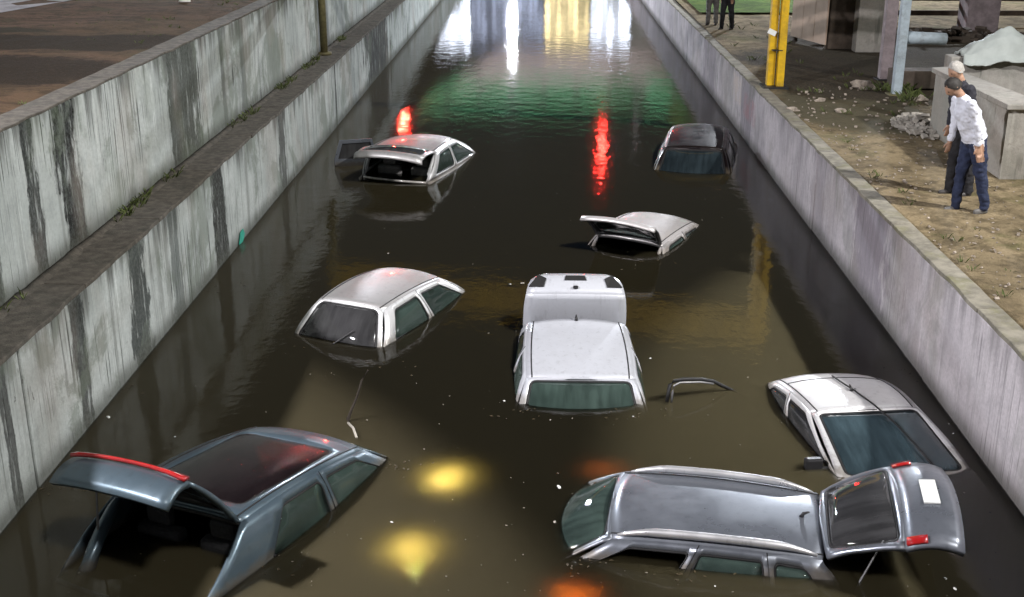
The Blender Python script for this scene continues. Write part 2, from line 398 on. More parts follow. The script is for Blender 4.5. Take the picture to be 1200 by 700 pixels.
# drift of soil along the back of the ledge
def drift(name, x, y0, y1, z, label, mat, width=.16):
    v = []; f = []; n = int((y1 - y0) * 5)
    for j in range(n + 1):
        y = y0 + (y1 - y0) * j / n; hh = .03 + .02 * noise.noise((y * 3.3, 2, 1)); ww = width * (.6 + .3 * noise.noise((y * 3.1, 7, 1)))
        v += [(x, y, z - .02), (x, y, z + max(.015, hh)), (x + ww * .5, y, z + max(.01, hh * .5)), (x + ww, y, z - .01)]
    for j in range(n):
        for k in range(3): f.append((j * 4 + k, j * 4 + 4 + k, j * 4 + 5 + k, j * 4 + 1 + k))
    o = mk(name, v, f, mat, None, True); o['kind'] = 'stuff'; return tag(o, label, 'soil')
drift('soil_drift', XLU + .004, -2, 70, ZL + .006, 'line of dark soil heaped along the back of the ledge', 'ledge_dirt', .2)

# ------------------------------------------------------------------ cars
def rounded(poly, r, lu, lv, n=4):
    P = [Vector((u * lu, v * lv)) for u, v in poly]; out = []; m = len(P)
    for i in range(m):
        a, b, c = P[i - 1], P[i], P[(i + 1) % m]
        d1 = a - b; d2 = c - b; rr = min(r, d1.length * .45, d2.length * .45)
        p1 = b + d1.normalized() * rr; p2 = b + d2.normalized() * rr
        for k in range(n + 1):
            t = k / n; out.append((p1 * (1 - t) + b * t) * (1 - t) + (b * (1 - t) + p2 * t) * t)
    return out
def shrink(poly, d):
    m = len(poly); out = []
    area = sum(poly[i - 1].cross(poly[i]) if hasattr(poly[i], 'cross') else 0 for i in range(m))
    sgn = 1 if sum(poly[i - 1].x * poly[i].y - poly[i].x * poly[i - 1].y for i in range(m)) > 0 else -1
    for i in range(m):
        t = (poly[(i + 1) % m] - poly[i - 1]); t.normalize()
        out.append(poly[i] + Vector((-t.y, t.x)) * d * sgn)
    return out
def inside(p, poly):
    c = False; m = len(poly); j = m - 1
    for i in range(m):
        a, b = poly[i], poly[j]
        if (a.y > p.y) != (b.y > p.y) and p.x < (b.x - a.x) * (p.y - a.y) / (b.y - a.y) + a.x: c = not c
        j = i
    return c
def patch(S, lu, lv, wins, nu, nv, centre, seal=.02):
    """triangulated curved panel with window openings: returns the panel, and per window (seal, glass), as (verts, faces)"""
    pts = []; edges = []
    for j in range(nv + 1):
        for i in range(nu + 1): pts.append(Vector((lu * i / nu, lv * j / nv)))
    polys = []
    for (poly, r) in wins:
        o = rounded(poly, r, lu, lv); q = shrink(o, seal); polys.append((o, q))
        for pl in (o, q):
            b = len(pts); pts += pl; edges += [(b + k, b + (k + 1) % len(pl)) for k in range(len(pl))]
    V, E_, T, *_ = delaunay_2d_cdt(pts, edges, [], 0, 1e-6)
    sets = [[] for _ in range(1 + 2 * len(wins))]
    for t in T:
        c = (V[t[0]] + V[t[1]] + V[t[2]]) / 3; k = 0
        for i, (o, q) in enumerate(polys):
            if inside(c, o): k = 2 + 2 * i if inside(c, q) else 1 + 2 * i
        sets[k].append(t)
    def full(p):
        u, v = p.x / lu, p.y / lv; e = 1e-3
        a = S(u, v); du = S(min(1, u + e), v) - S(max(0, u - e), v); dv = S(u, min(1, v + e)) - S(u, max(0, v - e))
        n = du.cross(dv); n.normalize()
        if n.dot(a - centre) < 0: n = -n
        return a, n
    cache = [full(p) for p in V]; res = []
    for k, fs in enumerate(sets):
        off = 0 if k == 0 else (-.004 if k % 2 else -.009)
        idx = {}; vv = []; ff = []
        for t in fs:
            q = []
            for i in t:
                if i not in idx: idx[i] = len(vv); vv.append(cache[i][0] + cache[i][1] * off)
                q.append(idx[i])
            n = (vv[q[1]] - vv[q[0]]).cross(vv[q[2]] - vv[q[0]])
            ff.append(tuple(q) if n.dot(cache[t[0]][1]) > 0 else tuple(q[::-1]))
        res.append((vv, ff))
    return res
def panel(name, vf, mat, parent, thick=.022, M=None):
    v, f = vf
    if M: v = [M @ p for p in v]
    o = mk(name, v, f, mat, parent, True)
    if thick:
        s = o.modifiers.new('solid', 'SOLIDIFY'); s.thickness = thick; s.offset = -1
    return o
def rot_y_about(p, ang):   # + ang lifts what lies behind (towards -x) the hinge p
    return Matrix.Translation(p) @ Matrix.Rotation(ang, 4, 'Y') @ Matrix.Translation(-p)

def make_car(name, label, dims, loc, ypr, body, glass_side='glass_green', glass_front='glass_green', glass_rear='glass_dark',
             side_mat=None, wins=((.10, .47), (.52, .90)), kind='hatch', gate=0, gate_mat=None, pano=False, rails=False,
             crown=.05, arch=.045, open_win=(), lid=0, wiper=False, rear_wiper=False, gutter=True, mirrors=(), seat='seat_cloth', trim=.03, pillar_sides=(-1, 1),
             plate=True, lights=True, light_bar=False, lower_mat=None, ex=.13, gate_w=None, rw=(.06, .045), struts=(), gate_k=1.0, gbow=1.0, cable=None, seam=None, drop_len=.24, arch_r=.035, stub=None, rear_clear=False, gate_h=None):
    (xA, zA, wA), (xB, zB, wB), (xC, zC, wC), (xD, zD, wD) = dims
    t = empty(name, loc, (R(ypr[2]), R(ypr[1]), R(ypr[0]))); tag(t, label, 'car')
    side_mat = side_mat or body
    ctr = Vector(((xA + xD) / 2, 0, zA - .1))
    lerp = lambda a, b, k: a * (1 - k) + b * k
    def cA(v): return Vector((xA + .16 * (1 - v * v), v * wA, zA + .02 * (1 - v * v)))
    def cB(v): return Vector((xB + .07 * (1 - v * v), v * wB, zB + crown * (1 - abs(v) ** 2.6)))
    def cC(v): return Vector((xC - .06 * (1 - v * v), v * wC, zC + crown * (1 - abs(v) ** 2.6)))
    def cD(v): return Vector((xD - .09 * (1 - v * v), v * wD, zD + .01 * (1 - v * v)))
    zE = .55; gl = gate_h or (zD - zE)
    gw = gate_w or wD
    xD2, zD2 = xC + (xD - xC) * gate_k, zC + (zD - zC) * gate_k
    def cD2(v): return Vector((xD2 - .09 * gbow * (1 - v * v), v * gw, zD2 + .01 * (1 - v * v)))
    def cE(v): return Vector((xD2 - ex - .10 * gbow * (1 - v * v), v * (gw + .015), zD2 - gl))
    def roofS(u, v):
        k = v * 2 - 1; p = lerp(cB(k), cC(k), u); a = 4 * u * (1 - u)
        p.z += arch * a; p.y += k * .02 * a; return p
    def rail(u, s): return roofS(u, 1 if s > 0 else 0)
    def screenS(u, v):
        k = v * 2 - 1; p = lerp(cA(k), cB(k), u); a = 4 * u * (1 - u); return p + Vector((.02, 0, .03)) * a
    def rearS(u, v):
        k = v * 2 - 1; p = lerp(cC(k), cD2(k), u); a = 4 * u * (1 - u); return p + Vector((-.03, 0, .02)) * a
    def gateS(u, v):
        k = v * 2 - 1; p = lerp(cD2(k), cE(k), u); a = 4 * u * (1 - u); return p + Vector((-.05, 0, 0)) * a
    def sideS(s):
        def f(u, v):
            b = lerp(Vector((xA, wA * s, zA)), Vector((xD, wD * s, zD)), u); b.y += s * .05 * 4 * u * (1 - u); b.z += .02 * math.sin(u * 3.1)
            p = lerp(b, rail(u, s), v); p.y += s * .035 * 4 * v * (1 - v); return p
        return f
    # roof
    Lr = xB - xC
    rs = patch(roofS, Lr, wB * 2, [([(.16, .10), (.90, .10), (.90, .90), (.16, .90)], .10)] if pano else [], 16, 14, ctr, .02)
    roof = panel('roof', rs[0], body, t)
    if pano:
        panel('seal', rs[1], 'black_rubber', roof, .01); panel('sunroof', rs[2], 'glass_roof', roof, .008)
    if gutter:
        for s in (-1, 1):
            pts = [roofS(u / 14, .5 + s * .445) + Vector((0, 0, .001)) for u in range(15)]
            MB().tube(pts, .007, 6).build('gutter', 'black_rubber', roof, True)
    if rails:
        for s in (-1, 1):
            pts = [roofS(.03 + .94 * u / 20, .5 + s * .465) + Vector((0, 0, .045 * min(1, 6 * min(u, 20 - u) / 20) ** .7 + .004)) for u in range(21)]
            MB().tube(pts, [.014 + .022 * min(1, 5 * min(u, 20 - u) / 20) for u in range(21)], 8).build('roof_rail', 'rail_silver', t, True)
    if stub:
        p = roofS(*stub); MB().tube([p - Vector((0, 0, .01)), p + Vector((-.015, 0, .03)), p + Vector((-.06, 0, .05))], [.022, .016, .006], 8).build('antenna', 'black_plastic', t, True)
    if seam: MB().tube([roofS(seam, .05 + .9 * k / 12) + Vector((0, 0, .001)) for k in range(13)], .006, 6).build('roof_seam', 'black_rubber', roof, True)
    if cable:
        pts = [(roofS if sf == 'r' else screenS)(u, v) + Vector((.01, 0, .018)) for sf, u, v in cable]
        MB().tube(pts, .009, 6).build('cable', 'black_rubber', t, True)
    # windscreen with its pillars
    ls = (cA(0) - cB(0)).length
    ws = patch(screenS, ls, wB * 2, [([(.03, .055), (.955, .045), (.955, .955), (.03, .945)], .07)], 8, 12, ctr, .022)
    panel('windscreen_frame', ws[0], side_mat, t); g = panel('windscreen', ws[2], glass_front, t, .006); panel('seal', ws[1], 'black_rubber', g, .01)
    if wiper:
        a, b = screenS(.10, .55) + Vector((.012, 0, .016)), screenS(.14, .12) + Vector((.012, 0, .016))
        MB().tube([a, (a + b) / 2 + Vector((0, 0, .004)), b], .007, 6).build('wiper', 'black_plastic', t)
    p = screenS(.93, .5) - Vector((.09, 0, .03)); MB().box(p, (.03, .22, .06)).build('rear_view_mirror', 'black_plastic', t, False, .01)
    # sides
    for s in (-1, 1):
        polys = []
        for i, (a, b) in enumerate(wins):
            la = .16 if i == 0 else .02; lb = -.10 if i == len(wins) - 1 else -.02
            if i == 0: polys.append(([(a - .07, .07), (b, .07), (b, .88), (a + .02, .88)], .06))
            elif i == len(wins) - 1: polys.append(([(a, .07), (b, .12), (b - .02, .86), (a, .88)], .09))
            else: polys.append(([(a, .07), (b, .07), (b, .88), (a, .88)], .05))
        hh = zB - zA
        r = patch(sideS(s), xA - xD, hh * 1.2, polys, 18, 6, ctr, .02)
        sp = panel('side_frame', r[0], side_mat, t)
        for i in range(len(wins)):
            sl_ = panel('window_seal', r[1 + 2 * i], 'black_rubber', sp, .01)
            if (s, i) not in open_win: panel('side_window', r[2 + 2 * i], glass_side, t, .005)
    for s in (-1, 1):
        for i in range(len(wins) - 1):
            u = (wins[i][1] + wins[i + 1][0]) / 2
            MB().tube([sideS(s)(u, k / 6) + Vector((0, s * .001, 0)) for k in range(7)], .004, 5).build('door_seam', 'black_rubber', t)
    # hull below the belt line
    nose = xA + (1.05 if kind != 'suv' else 1.15)
    secs = [(nose, .60, .40), (nose - .07, .70, .55), (nose - .35, .80, .64), (xA + .30, zA - .06, wA - .02), (xA + .02, zA - .005, wA)]
    nb = 6
    for i in range(1, nb):
        u = i / nb; b = sideS(1)(u, 0); secs.append((b.x, b.z, b.y))
    secs.append((xD, zD, wD)); iD = len(secs) - 1
    tl = .62
    if kind == 'sedan': secs += [(xD - .3, zD - .02, wD), (xD - tl, zD - .05, wD - .04), (xD - tl - .06, .70, wD - .08)]
    else: secs += [(xD - .10, .62, wD + .01), (xD - .16, .50, wD - .04)]
    v = []; f = []; K = 5
    for (x, z, we) in secs:
        z2 = min(z - .05, .72)
        for s in (1, -1):
            v += [(x, 0, z + .03 if x > xA else z), (x, s * we, z), (x, s * (we + .055), z - .04 if z > .66 else z - .05), (x, s * (we + .06), .42), (x, s * (we - .02), .20)]
    for i in range(len(secs) - 1):
        for side in (0, 1):
            for k in range(K - 1):
                if k == 0 and ((4 <= i < iD) or (i >= iD and (kind != 'sedan' or lid) )): continue
                a = i * 2 * K + side * K + k; b = a + 2 * K; q = (a, a + 1, b + 1, b)
                f.append(q if side else q[::-1])
    for i in (0, len(secs) - 1):
        a = i * 2 * K; q = tuple(a + k for k in range(1, K)) + tuple(a + K + k for k in reversed(range(1, K))); f.append(q if i else q[::-1])
    hull = mk('body', v, f, body, t, True)
    sd_ = hull.modifiers.new('solid', 'SOLIDIFY'); sd_.thickness = .02; sd_.offset = 0
    # rear: glass and tailgate
    lg = (cC(0) - cD(0)).length
    hinge = Vector((xC, 0, zC + crown * .6))
    M = rot_y_about(hinge, R(gate)) if gate else None
    if gate_mat is None: gate_mat = body
    rg = patch(rearS, lg, wC * 2, [([(rw[0], rw[1] + .015), (.95, rw[1]), (.95, 1 - rw[1]), (rw[0], .985 - rw[1])], .07)], 8, 12, ctr, .022)
    if kind == 'sedan':
        fr = panel('rear_window_frame', rg[0], body, t); panel('seal', rg[1], 'black_rubber', fr, .01); panel('rear_window', rg[2], glass_rear, t, .006)
    else:
        gt = panel('tailgate', rg[0], gate_mat, t, .035, M)
        panel('seal', rg[1], 'black_rubber', gt, .012, M)
        if not rear_clear: panel('rear_window', rg[2], glass_rear, gt, .006, M)
        gp = patch(gateS, gl, wD * 2, [], 6, 10, ctr)
        panel('lower_panel', gp[0], lower_mat or gate_mat, gt, .05, M)
        if rear_wiper:
            a, b = rearS(.96, .5) + Vector((-.02, 0, .01)), rearS(.62, .30) + Vector((-.015, 0, .015))
            pts = [a, b]
            MB().tube([(M @ p if M else p) for p in pts], .008, 6).build('rear_wiper', 'black_plastic', gt)
        def on_gate(u, vv, off):
            p = gateS(u, vv) + Vector((-off, 0, 0)); return M @ p if M else p
        if plate:
            q = [on_gate(u, vv, .012) for u, vv in ((.34, .36), (.34, .64), (.62, .64), (.62, .36))]
            pl = mk('number_plate', q, [(0, 1, 2, 3)], 'plate_white', gt); m_ = pl.modifiers.new('solid', 'SOLIDIFY'); m_.thickness = .012; m_.offset = 0
        if light_bar:
            q = []; n_ = 20
            for k in range(n_ + 1):
                vv = k / n_; th = .05 + .17 * abs(vv * 2 - 1) ** 3
                q += [on_gate(.02, vv, .03), on_gate(.02 + th, vv, .03)]
            o = mk('light_bar', q, [(2 * k, 2 * k + 1, 2 * k + 3, 2 * k + 2) for k in range(n_)], 'red_lens', gt, True); m_ = o.modifiers.new('solid', 'SOLIDIFY'); m_.thickness = .03; m_.offset = 0
        for s in ((-1, 1) if lights else ()):
            vv0, vv1 = .5 + s * .435, .5 + s * .492
            q = []
            for u in (.02, .12, .24, .34):
                for vv in (vv0, (vv0 + vv1) / 2, vv1): q.append(on_gate(u, vv, .014))
            ff = [(a, a + 1, a + 4, a + 3) for r_ in range(3) for a in (r_ * 3, r_ * 3 + 1)]
            tl_ = mk('taillight', q, ff, 'red_lens', gt, True); m_ = tl_.modifiers.new('solid', 'SOLIDIFY'); m_.thickness = .02; m_.offset = 0
        if gate:
            for s in struts:   # gas struts
                p0 = rearS(.62, .5 + s * .49); p1 = M @ rearS(.75, .5 + s * .44)
                MB().tube([p0 + Vector((.05, 0, -.12)), p1], [.012, .007], 6).build('strut', 'grey_metal', t)
            for s in pillar_sides:   # thick rear pillars round the opening
                pts = [rearS(u, .5 + s * .485) + Vector((.05, -s * .01, -.02)) for u in (0, .25, .5, .75, 1.0)] + [Vector((xD + .02, s * wD * .96, zD - .35))]
                MB().tube(pts, [trim * .7, trim, trim * 1.1, trim * 1.2, trim * 1.3, trim * 1.3], 8).build('rear_pillar', side_mat, t, True)
            pts = [Vector((xD - .02 - .05 * (1 - k * k), k * wD * .95, zD - .01)) for k in (-1, -.6, -.2, .2, .6, 1)]
            MB().tube(pts, .022, 8).build('load_sill', side_mat, t, True)
            # dark trim lining of the opening
            pts = [rearS(.02, k / 10) + Vector((.03, 0, -.03)) for k in range(11)]
            MB().tube(pts, .018, 6).build('opening_seal', 'black_rubber', t, True)
    if kind == 'sedan':
        Ml = rot_y_about(Vector((xD - .02, 0, zD)), R(lid)) if lid else Matrix.Identity(4)
        def deck(u, vv):
            k = vv * 2 - 1; return Vector((xD - .03 - (tl - .03) * u - .03 * (1 - k * k), k * (wD - .02) * (1 - .05 * u ** 4), zD + .02 + .03 * (1 - k * k) - .05 * u * u))
        def drop(u, vv):
            k = vv * 2 - 1; a = deck(1, vv); return a + Vector((-.05 * u - .03 * math.sin(u * 3.14), -k * (.06 * u + .16 * u ** 4), -drop_len * u))
        dk = panel('boot_lid', patch(deck, tl, wD * 2, [], 8, 12, Vector((xD - .3, 0, 0)))[0], body, t, .03, Ml)
        panel('lid_edge', patch(drop, .24, wD * 2, [], 5, 12, Vector((xD, 0, zD)))[0], body, dk, .03, Ml)
        for s in (-1, 1):
            q = [Ml @ (drop(u, .5 + s * vv) + Vector((-.012, 0, 0))) for u, vv in ((.25, .33), (.25, .485), (.85, .485), (.62, .33))]
            o = mk('taillight', q, [(0, 1, 2, 3)], 'plate_dark', dk); m_ = o.modifiers.new('solid', 'SOLIDIFY'); m_.thickness = .016; m_.offset = 0
        q = [Ml @ (drop(u, vv) + Vector((-.010, 0, 0))) for u, vv in ((.55, .38), (.55, .62), (.80, .62), (.80, .38))]
        o = mk('plate_recess', q, [(0, 1, 2, 3)], 'plate_dark', dk); m_ = o.modifiers.new('solid', 'SOLIDIFY'); m_.thickness = .01; m_.offset = 0
        p = drop(.22, .5) + Vector((-.015, 0, 0)); MB().box(Ml @ p, (.03, .06, .04), Ml.to_3x3()).build('lock', 'black_plastic', dk, False, .01)
    # seats
    for s in (-1, 1):
        for xs in (xB - .45, xC + .25):
            if xs < xD + .2: continue
            m = MB().box((xs, s * .33, zA - .22), (.14, .46, .62), Matrix.Rotation(R(-12), 3, 'Y')).box((xs - .07, s * .33, zA + .19), (.09, .26, .17), Matrix.Rotation(R(-8), 3, 'Y'))
            m.build('seat', seat, t, False, .04)
    if mirrors:
        for s in mirrors:
            MB().box((xA - .22, s * (wA + .15), zA + .05), (.09, .17, .13)).box((xA - .20, s * (wA + .05), zA + .01), (.05, .10, .04)).build('door_mirror', 'black_plastic', t, False, .025)
    return t

white = make_car('sedan_car', 'white sedan with boot lid standing open, facing the bridge side with windscreen at the waterline',
    [[.881, 1.026, .742], [.298, 1.44, .587], [-1.044, 1.445, .562], [-1.508, 1.061, .645]], (.401, 12.248, -1.226), (-89.2, 5.0, -.5),
    'paint_white', kind='sedan', lid=104, drop_len=.34, glass_front='glass_green', glass_rear='glass_dark', crown=.035, arch=.035, stub=(.95, .5))
hatch = make_car('hatchback_car', 'silver hatchback with dark closed rear window and pale pillars, nose sunk, near the stained wall',
    [[.792, .915, .653], [.207, 1.293, .486], [-1.243, 1.321, .453], [-1.607, .912, .629]], (-1.884, 14.771, -1.0), (68.1, 1.2, .5),
    'paint_silver', side_mat='paint_silver_lit', gate_mat='paint_silver_lit', rear_wiper=True, lights=False, plate=False)
rightcar = make_car('hatchback_car', 'pale silver car with black cable across its windscreen, beside the lilac wall',
    [[.986, 1.01, .66], [.01, 1.299, .563], [-1.044, 1.277, .571], [-1.608, .946, .624]], (3.268, 10.975, -1.105), (-81.3, -5.2, -.5),
    'paint_silver_right', glass_front='glass_blue', glass_side='glass_dark', stub=(.35, .5), mirrors=(-1,), seam=.76, cable=(('r', .80, .50), ('r', .55, .49), ('r', .35, .51), ('r', .03, .56), ('s', .97, .57), ('s', .7, .62), ('s', .4, .66), ('s', .08, .70)))
suv = make_car('suv_car', 'grey sport utility car with silver roof rails and raised tailgate carrying a white plate',
    [[.966, 1.108, .703], [.333, 1.54, .579], [-1.348, 1.585, .542], [-1.715, 1.098, .666]], (.958, 9.136, -1.385), (170.3, -2.3, -1.0),
    'paint_suv', kind='suv', rails=True, gate=78, struts=(1,), glass_rear='glass_dark', wins=((.10, .40), (.44, .72), (.76, .93)), open_win=((1, 0),), stub=(.88, .5), gate_h=.42, arch=.035)
dark = make_car('suv_car', 'slate blue car with dark glass roof and raised tailgate with red light strip',
    [[1.096, 1.194, .769], [.426, 1.592, .641], [-1.433, 1.585, .643], [-2.074, 1.064, .70]], (-2.474, 9.702, -1.338), (67.2, 6.9, -1.0),
    'paint_slate', kind='suv', pano=True, gate=84, gate_k=.80, glass_rear='glass_dark', wins=((.10, .40), (.44, .74)), gate_h=.31, ex=-.08, gate_w=.55, gbow=.3, struts=(1,), trim=.05, pillar_sides=(1,), light_bar=True, lights=False, plate=False, arch=.06)
farhatch = make_car('hatchback_car', 'silver car with open rear window frame, one door standing open beside the red lit wall',
    [[.891, 1.043, .744], [.236, 1.409, .525], [-1.38, 1.478, .639], [-1.809, 1.016, .634]], (-2.326, 22.894, -1.01), (76.9, 1.3, 1.7),
    'paint_silver', side_mat='paint_silver_lit', gate=50, gate_h=.2, ex=.03, seat='seat_grey', gate_mat='paint_silver', glass_rear='glass_dark', lights=False, plate=False)
mid = make_car('hatchback_car', 'pale silver hatchback sunk to its roof with raised black-framed tailgate',
    [[.845, .985, .709], [.224, 1.377, .566], [-1.32, 1.397, .528], [-1.725, .986, .651]], (1.769, 18.40, -1.305), (65.9, 1.1, 2.2),
    'paint_mid', gate=84, gate_mat='black_plastic', lower_mat='paint_mid', glass_rear='glass_clear', plate=False, lights=False, gate_h=.15, ex=.02, gate_w=.56, gate_k=.92, gbow=.5)
darkfar = make_car('hatchback_car', 'dark burgundy car facing the bridge, sunk to its windscreen by the wall',
    [[.878, 1.024, .756], [.263, 1.452, .582], [-1.4, 1.457, .543], [-1.811, 1.035, .683]], (2.957, 22.875, -1.107), (-100.3, 3.5, .7),
    'paint_burgundy', glass_front='glass_night', glass_side='glass_dark')

# open door of the far silver car
def swing_door(car, x, y, z, ang, L, hgt, mat):
    def rp(px, pz): return Vector((x - px * math.cos(R(ang)), y + px * math.sin(R(ang)), z + pz))
    side = Vector((math.sin(R(ang)), math.cos(R(ang)), 0)) * .035
    out = [(0, -.5), (L, -.5), (L + .02, .05), (L - .08, hgt), (.12, hgt + .03), (0, .05)]
    win = [(.07, .06), (L - .05, .06), (L - .13, hgt - .06), (.15, hgt - .03)]
    v = [rp(*p) + side for p in out] + [rp(*p) - side for p in out] + [rp(*p) + side for p in win] + [rp(*p) - side for p in win]
    f = [(0, 1, 13, 12), (1, 2, 13), (2, 3, 14, 13), (3, 4, 15, 14), (4, 5, 12, 15), (5, 0, 12)]
    f += [tuple((k + 6 if k < 12 else k + 4) for k in reversed(q)) for q in f]
    f += [(k, k + 6, (k + 1) % 6 + 6, (k + 1) % 6) for k in range(6)] + [(12 + k, 12 + (k + 1) % 4, 16 + (k + 1) % 4, 16 + k) for k in range(4)]
    d = mk('rear_door', v, f, mat, car)
    mk('window', [rp(*p) for p in win], [(0, 1, 2, 3)], 'glass_dark', d)
swing_door(farhatch, -.55, .80, 1.02, 62, .82, .42, 'paint_suv')
# underwater lamps still burning on the grey sport utility car
inv = Matrix.Translation(suv.location) @ suv.rotation_euler.to_matrix().to_4x4()
inv = inv.inverted()
for (px, py, z) in ((524, 554, -.36), (482, 636, -.375)):
    p = inv @ (at(px, py, 0) + Vector((0, 0, z)))
    bm = bmesh.new(); bmesh.ops.create_uvsphere(bm, u_segments=14, v_segments=8, radius=.5, matrix=Matrix.Translation(p) @ Matrix.Diagonal((.16, .30, .14, 1)))
    me = bpy.data.meshes.new('headlight'); bm.to_mesh(me); bm.free(); link('headlight', me, 'headlight_glow', suv, True)
for (px, py, z) in ((675, 691, -.20), (711, 547, -.25)):
    p = inv @ (at(px, py, 0) + Vector((0, 0, z)))
    MB().box(p, (.26, .05, .04)).build('indicator', 'indicator_glow', suv, False, .015)

# ------------------------------------------------------------------ overhead gantry (its yellow beam mirrors in the water)
def gantry():
    a = at(907, 103, 1.25); b = Vector((XLU + .12, 27.2, ZL))
    zb = 3.72
    t = tag(empty('height_gantry', a), 'yellow steel height-limit gantry with paired posts beside the wall coping', 'gantry')
    rel = lambda p: Vector(p) - a
    hp = zb - 1.25 + .45
    for dx, dy in ((-.085, .10), (.085, -.02)):
        m = MB(); o = a + Vector((dx, dy, hp / 2))   # channel section post: web and two flanges
        m.box(rel(o + Vector((-.05, 0, 0))), (.02, .15, hp)).box(rel(o + Vector((.01, .082, 0))), (.14, .014, hp)).box(rel(o + Vector((.01, -.082, 0))), (.14, .014, hp))
        m.build('post', 'steel_yellow', t)
    for z in (2.0, 3.2): MB().box(rel(a + Vector((0, .04, z - 1.25))), (.20, .30, .02)).build('batten_plate', 'dark_metal', t)
    MB().box(rel(a + Vector((0, .03, .02))), (.5, .5, .05)).build('base_plate', 'dark_metal', t)
    mo = MB()
    mo.tube([rel(b), rel(Vector((b.x, b.y, zb + .3)))], .085, 12); mo.tube([rel(b), rel(b + Vector((0, 0, .06)))], .17, 12)
    mo.build('far_post', 'steel_olive', t, True)
    d = Vector((b.x - a.x, b.y - a.y, 0)); L = d.length; ang = math.atan2(d.y, d.x); Mz = Matrix.Rotation(ang, 3, 'Z'); c = (a + b) / 2
    for z, hgt in ((zb, .16), (zb + .42, .16)):
        MB().box(rel(Vector((c.x, c.y, z))), (L + .3, .12, hgt * 1.5), Mz).build('beam', 'steel_yellow', t)
    for k in range(12):
        p = a + d * ((k + .5) / 12)
        MB().box(rel(Vector((p.x, p.y, zb + .21))), (.05, .05, .30), Mz @ Matrix.Rotation(R(35 if k % 2 else -35), 3, 'Y')).build('brace', 'steel_yellow', t)
    o = MB().box(rel(at_y(905, 38, a.y - .12)), (.16, .02, .10), Matrix.Rotation(R(25), 3, 'Y')).build('tag_plate', 'plate_white', t)
gantry()

# ------------------------------------------------------------------ bridge, lit street beyond, and added lamps
def area_lamp(parent, loc, power, color, size, rot=(0, 0, 0), spot=None):
    if spot: l = bpy.data.lights.new('bulb_or_added_light', 'SPOT'); l.spot_size = R(spot); l.spot_blend = 1.0; l.shadow_soft_size = size
    else: l = bpy.data.lights.new('bulb_or_added_light', 'POINT'); l.shadow_soft_size = size
    l.energy = power; l.color = color
    o = bpy.data.objects.new('bulb_or_added_light', l); COL.objects.link(o); o.location = loc; o.rotation_euler = rot; o.parent = parent; return o
emit('added_lamp_white', (.92, .95, 1), 40); emit('lamp_warm', (1, .72, .32), 30); emit('lamp_red', (1, .02, .015), 420)
def added_street_lamp(base, height, arm, label, power, color, glow):  # lamps out of view, added to brighten the bridge and far walls
    t = tag(empty('added_street_lamp', base), label, 'street lamp', 'added street lamps')
    MB().tube([(0, 0, 0), (0, 0, .5), (0, 0, height - .3)], [.11, .09, .06], 10).build('post', 'lamp_metal', t, True)
    ax = Vector((arm, 0, 0)); n = 8
    MB().tube([Vector((0, 0, height - .35)) + ax * (k / n) + Vector((0, 0, .35 * math.sin(k / n * 1.57))) for k in range(n + 1)], .04, 8).build('arm', 'lamp_metal', t, True)
    MB().box((arm, 0, height + .04), (.62, .26, .10)).build('lamp_head', 'lamp_metal', t, False, .03)
    MB().box((arm, 0, height - .02), (.50, .20, .02)).build('lens', glow, t)
    area_lamp(t, (arm, 0, height - .12), power, color, .25)
    return t
def unseen_floodlight(base, height, target, label, power, color, cone):  # masts out of view, added to light the walls of the cutting
    t = tag(empty('added_floodlight', base), label, 'unseen_floodlight')
    MB().tube([(0, 0, 0), (0, 0, .6), (0, 0, height)], [.14, .11, .07], 10).build('mast', 'lamp_metal', t, True)
    d = (Vector(target) - Vector(base) - Vector((0, 0, height))).normalized(); q = d.to_track_quat('-Z', 'Y'); M = q.to_matrix()
    hd = Vector((0, 0, height)) + d * .35
    MB().tube([(0, 0, height - .05), hd - d * .1], .035, 8).build('bracket', 'lamp_metal', t, True)
    MB().box(hd - d * .06, (.62, .46, .14), M).build('lamp_head', 'lamp_metal', t, False, .03)
    MB().box(hd + d * .015, (.54, .38, .012), M).build('lens', 'added_lamp_white', t)
    area_lamp(t, hd + d * .08, power, color, .22, q.to_euler(), cone)
unseen_floodlight((13.5, 9.0, 1.25), 10, (-5.0, 17.5, .6), 'added unseen flood lamp mast on the dirt ground aimed at the stained walls', 13500, (1, .98, .95), 100)
unseen_floodlight((-12.5, 3.0, 2.9), 9, (4.4, 14.5, .3), 'added unseen flood lamp mast on the dirt bank aimed across the flood', 17000, (1, .96, .99), 105)
added_street_lamp((-16, 54, 2.2), 9, 2.2, 'added unseen street lamp with white head on the dirt bank near the far bridge', 34000, (.85, .92, 1), 'added_lamp_white')
added_street_lamp((16, 54, 1.25), 9, -2.2, 'added unseen street lamp with white head on the flat ground near the far bridge', 34000, (.88, .93, 1), 'added_lamp_white')

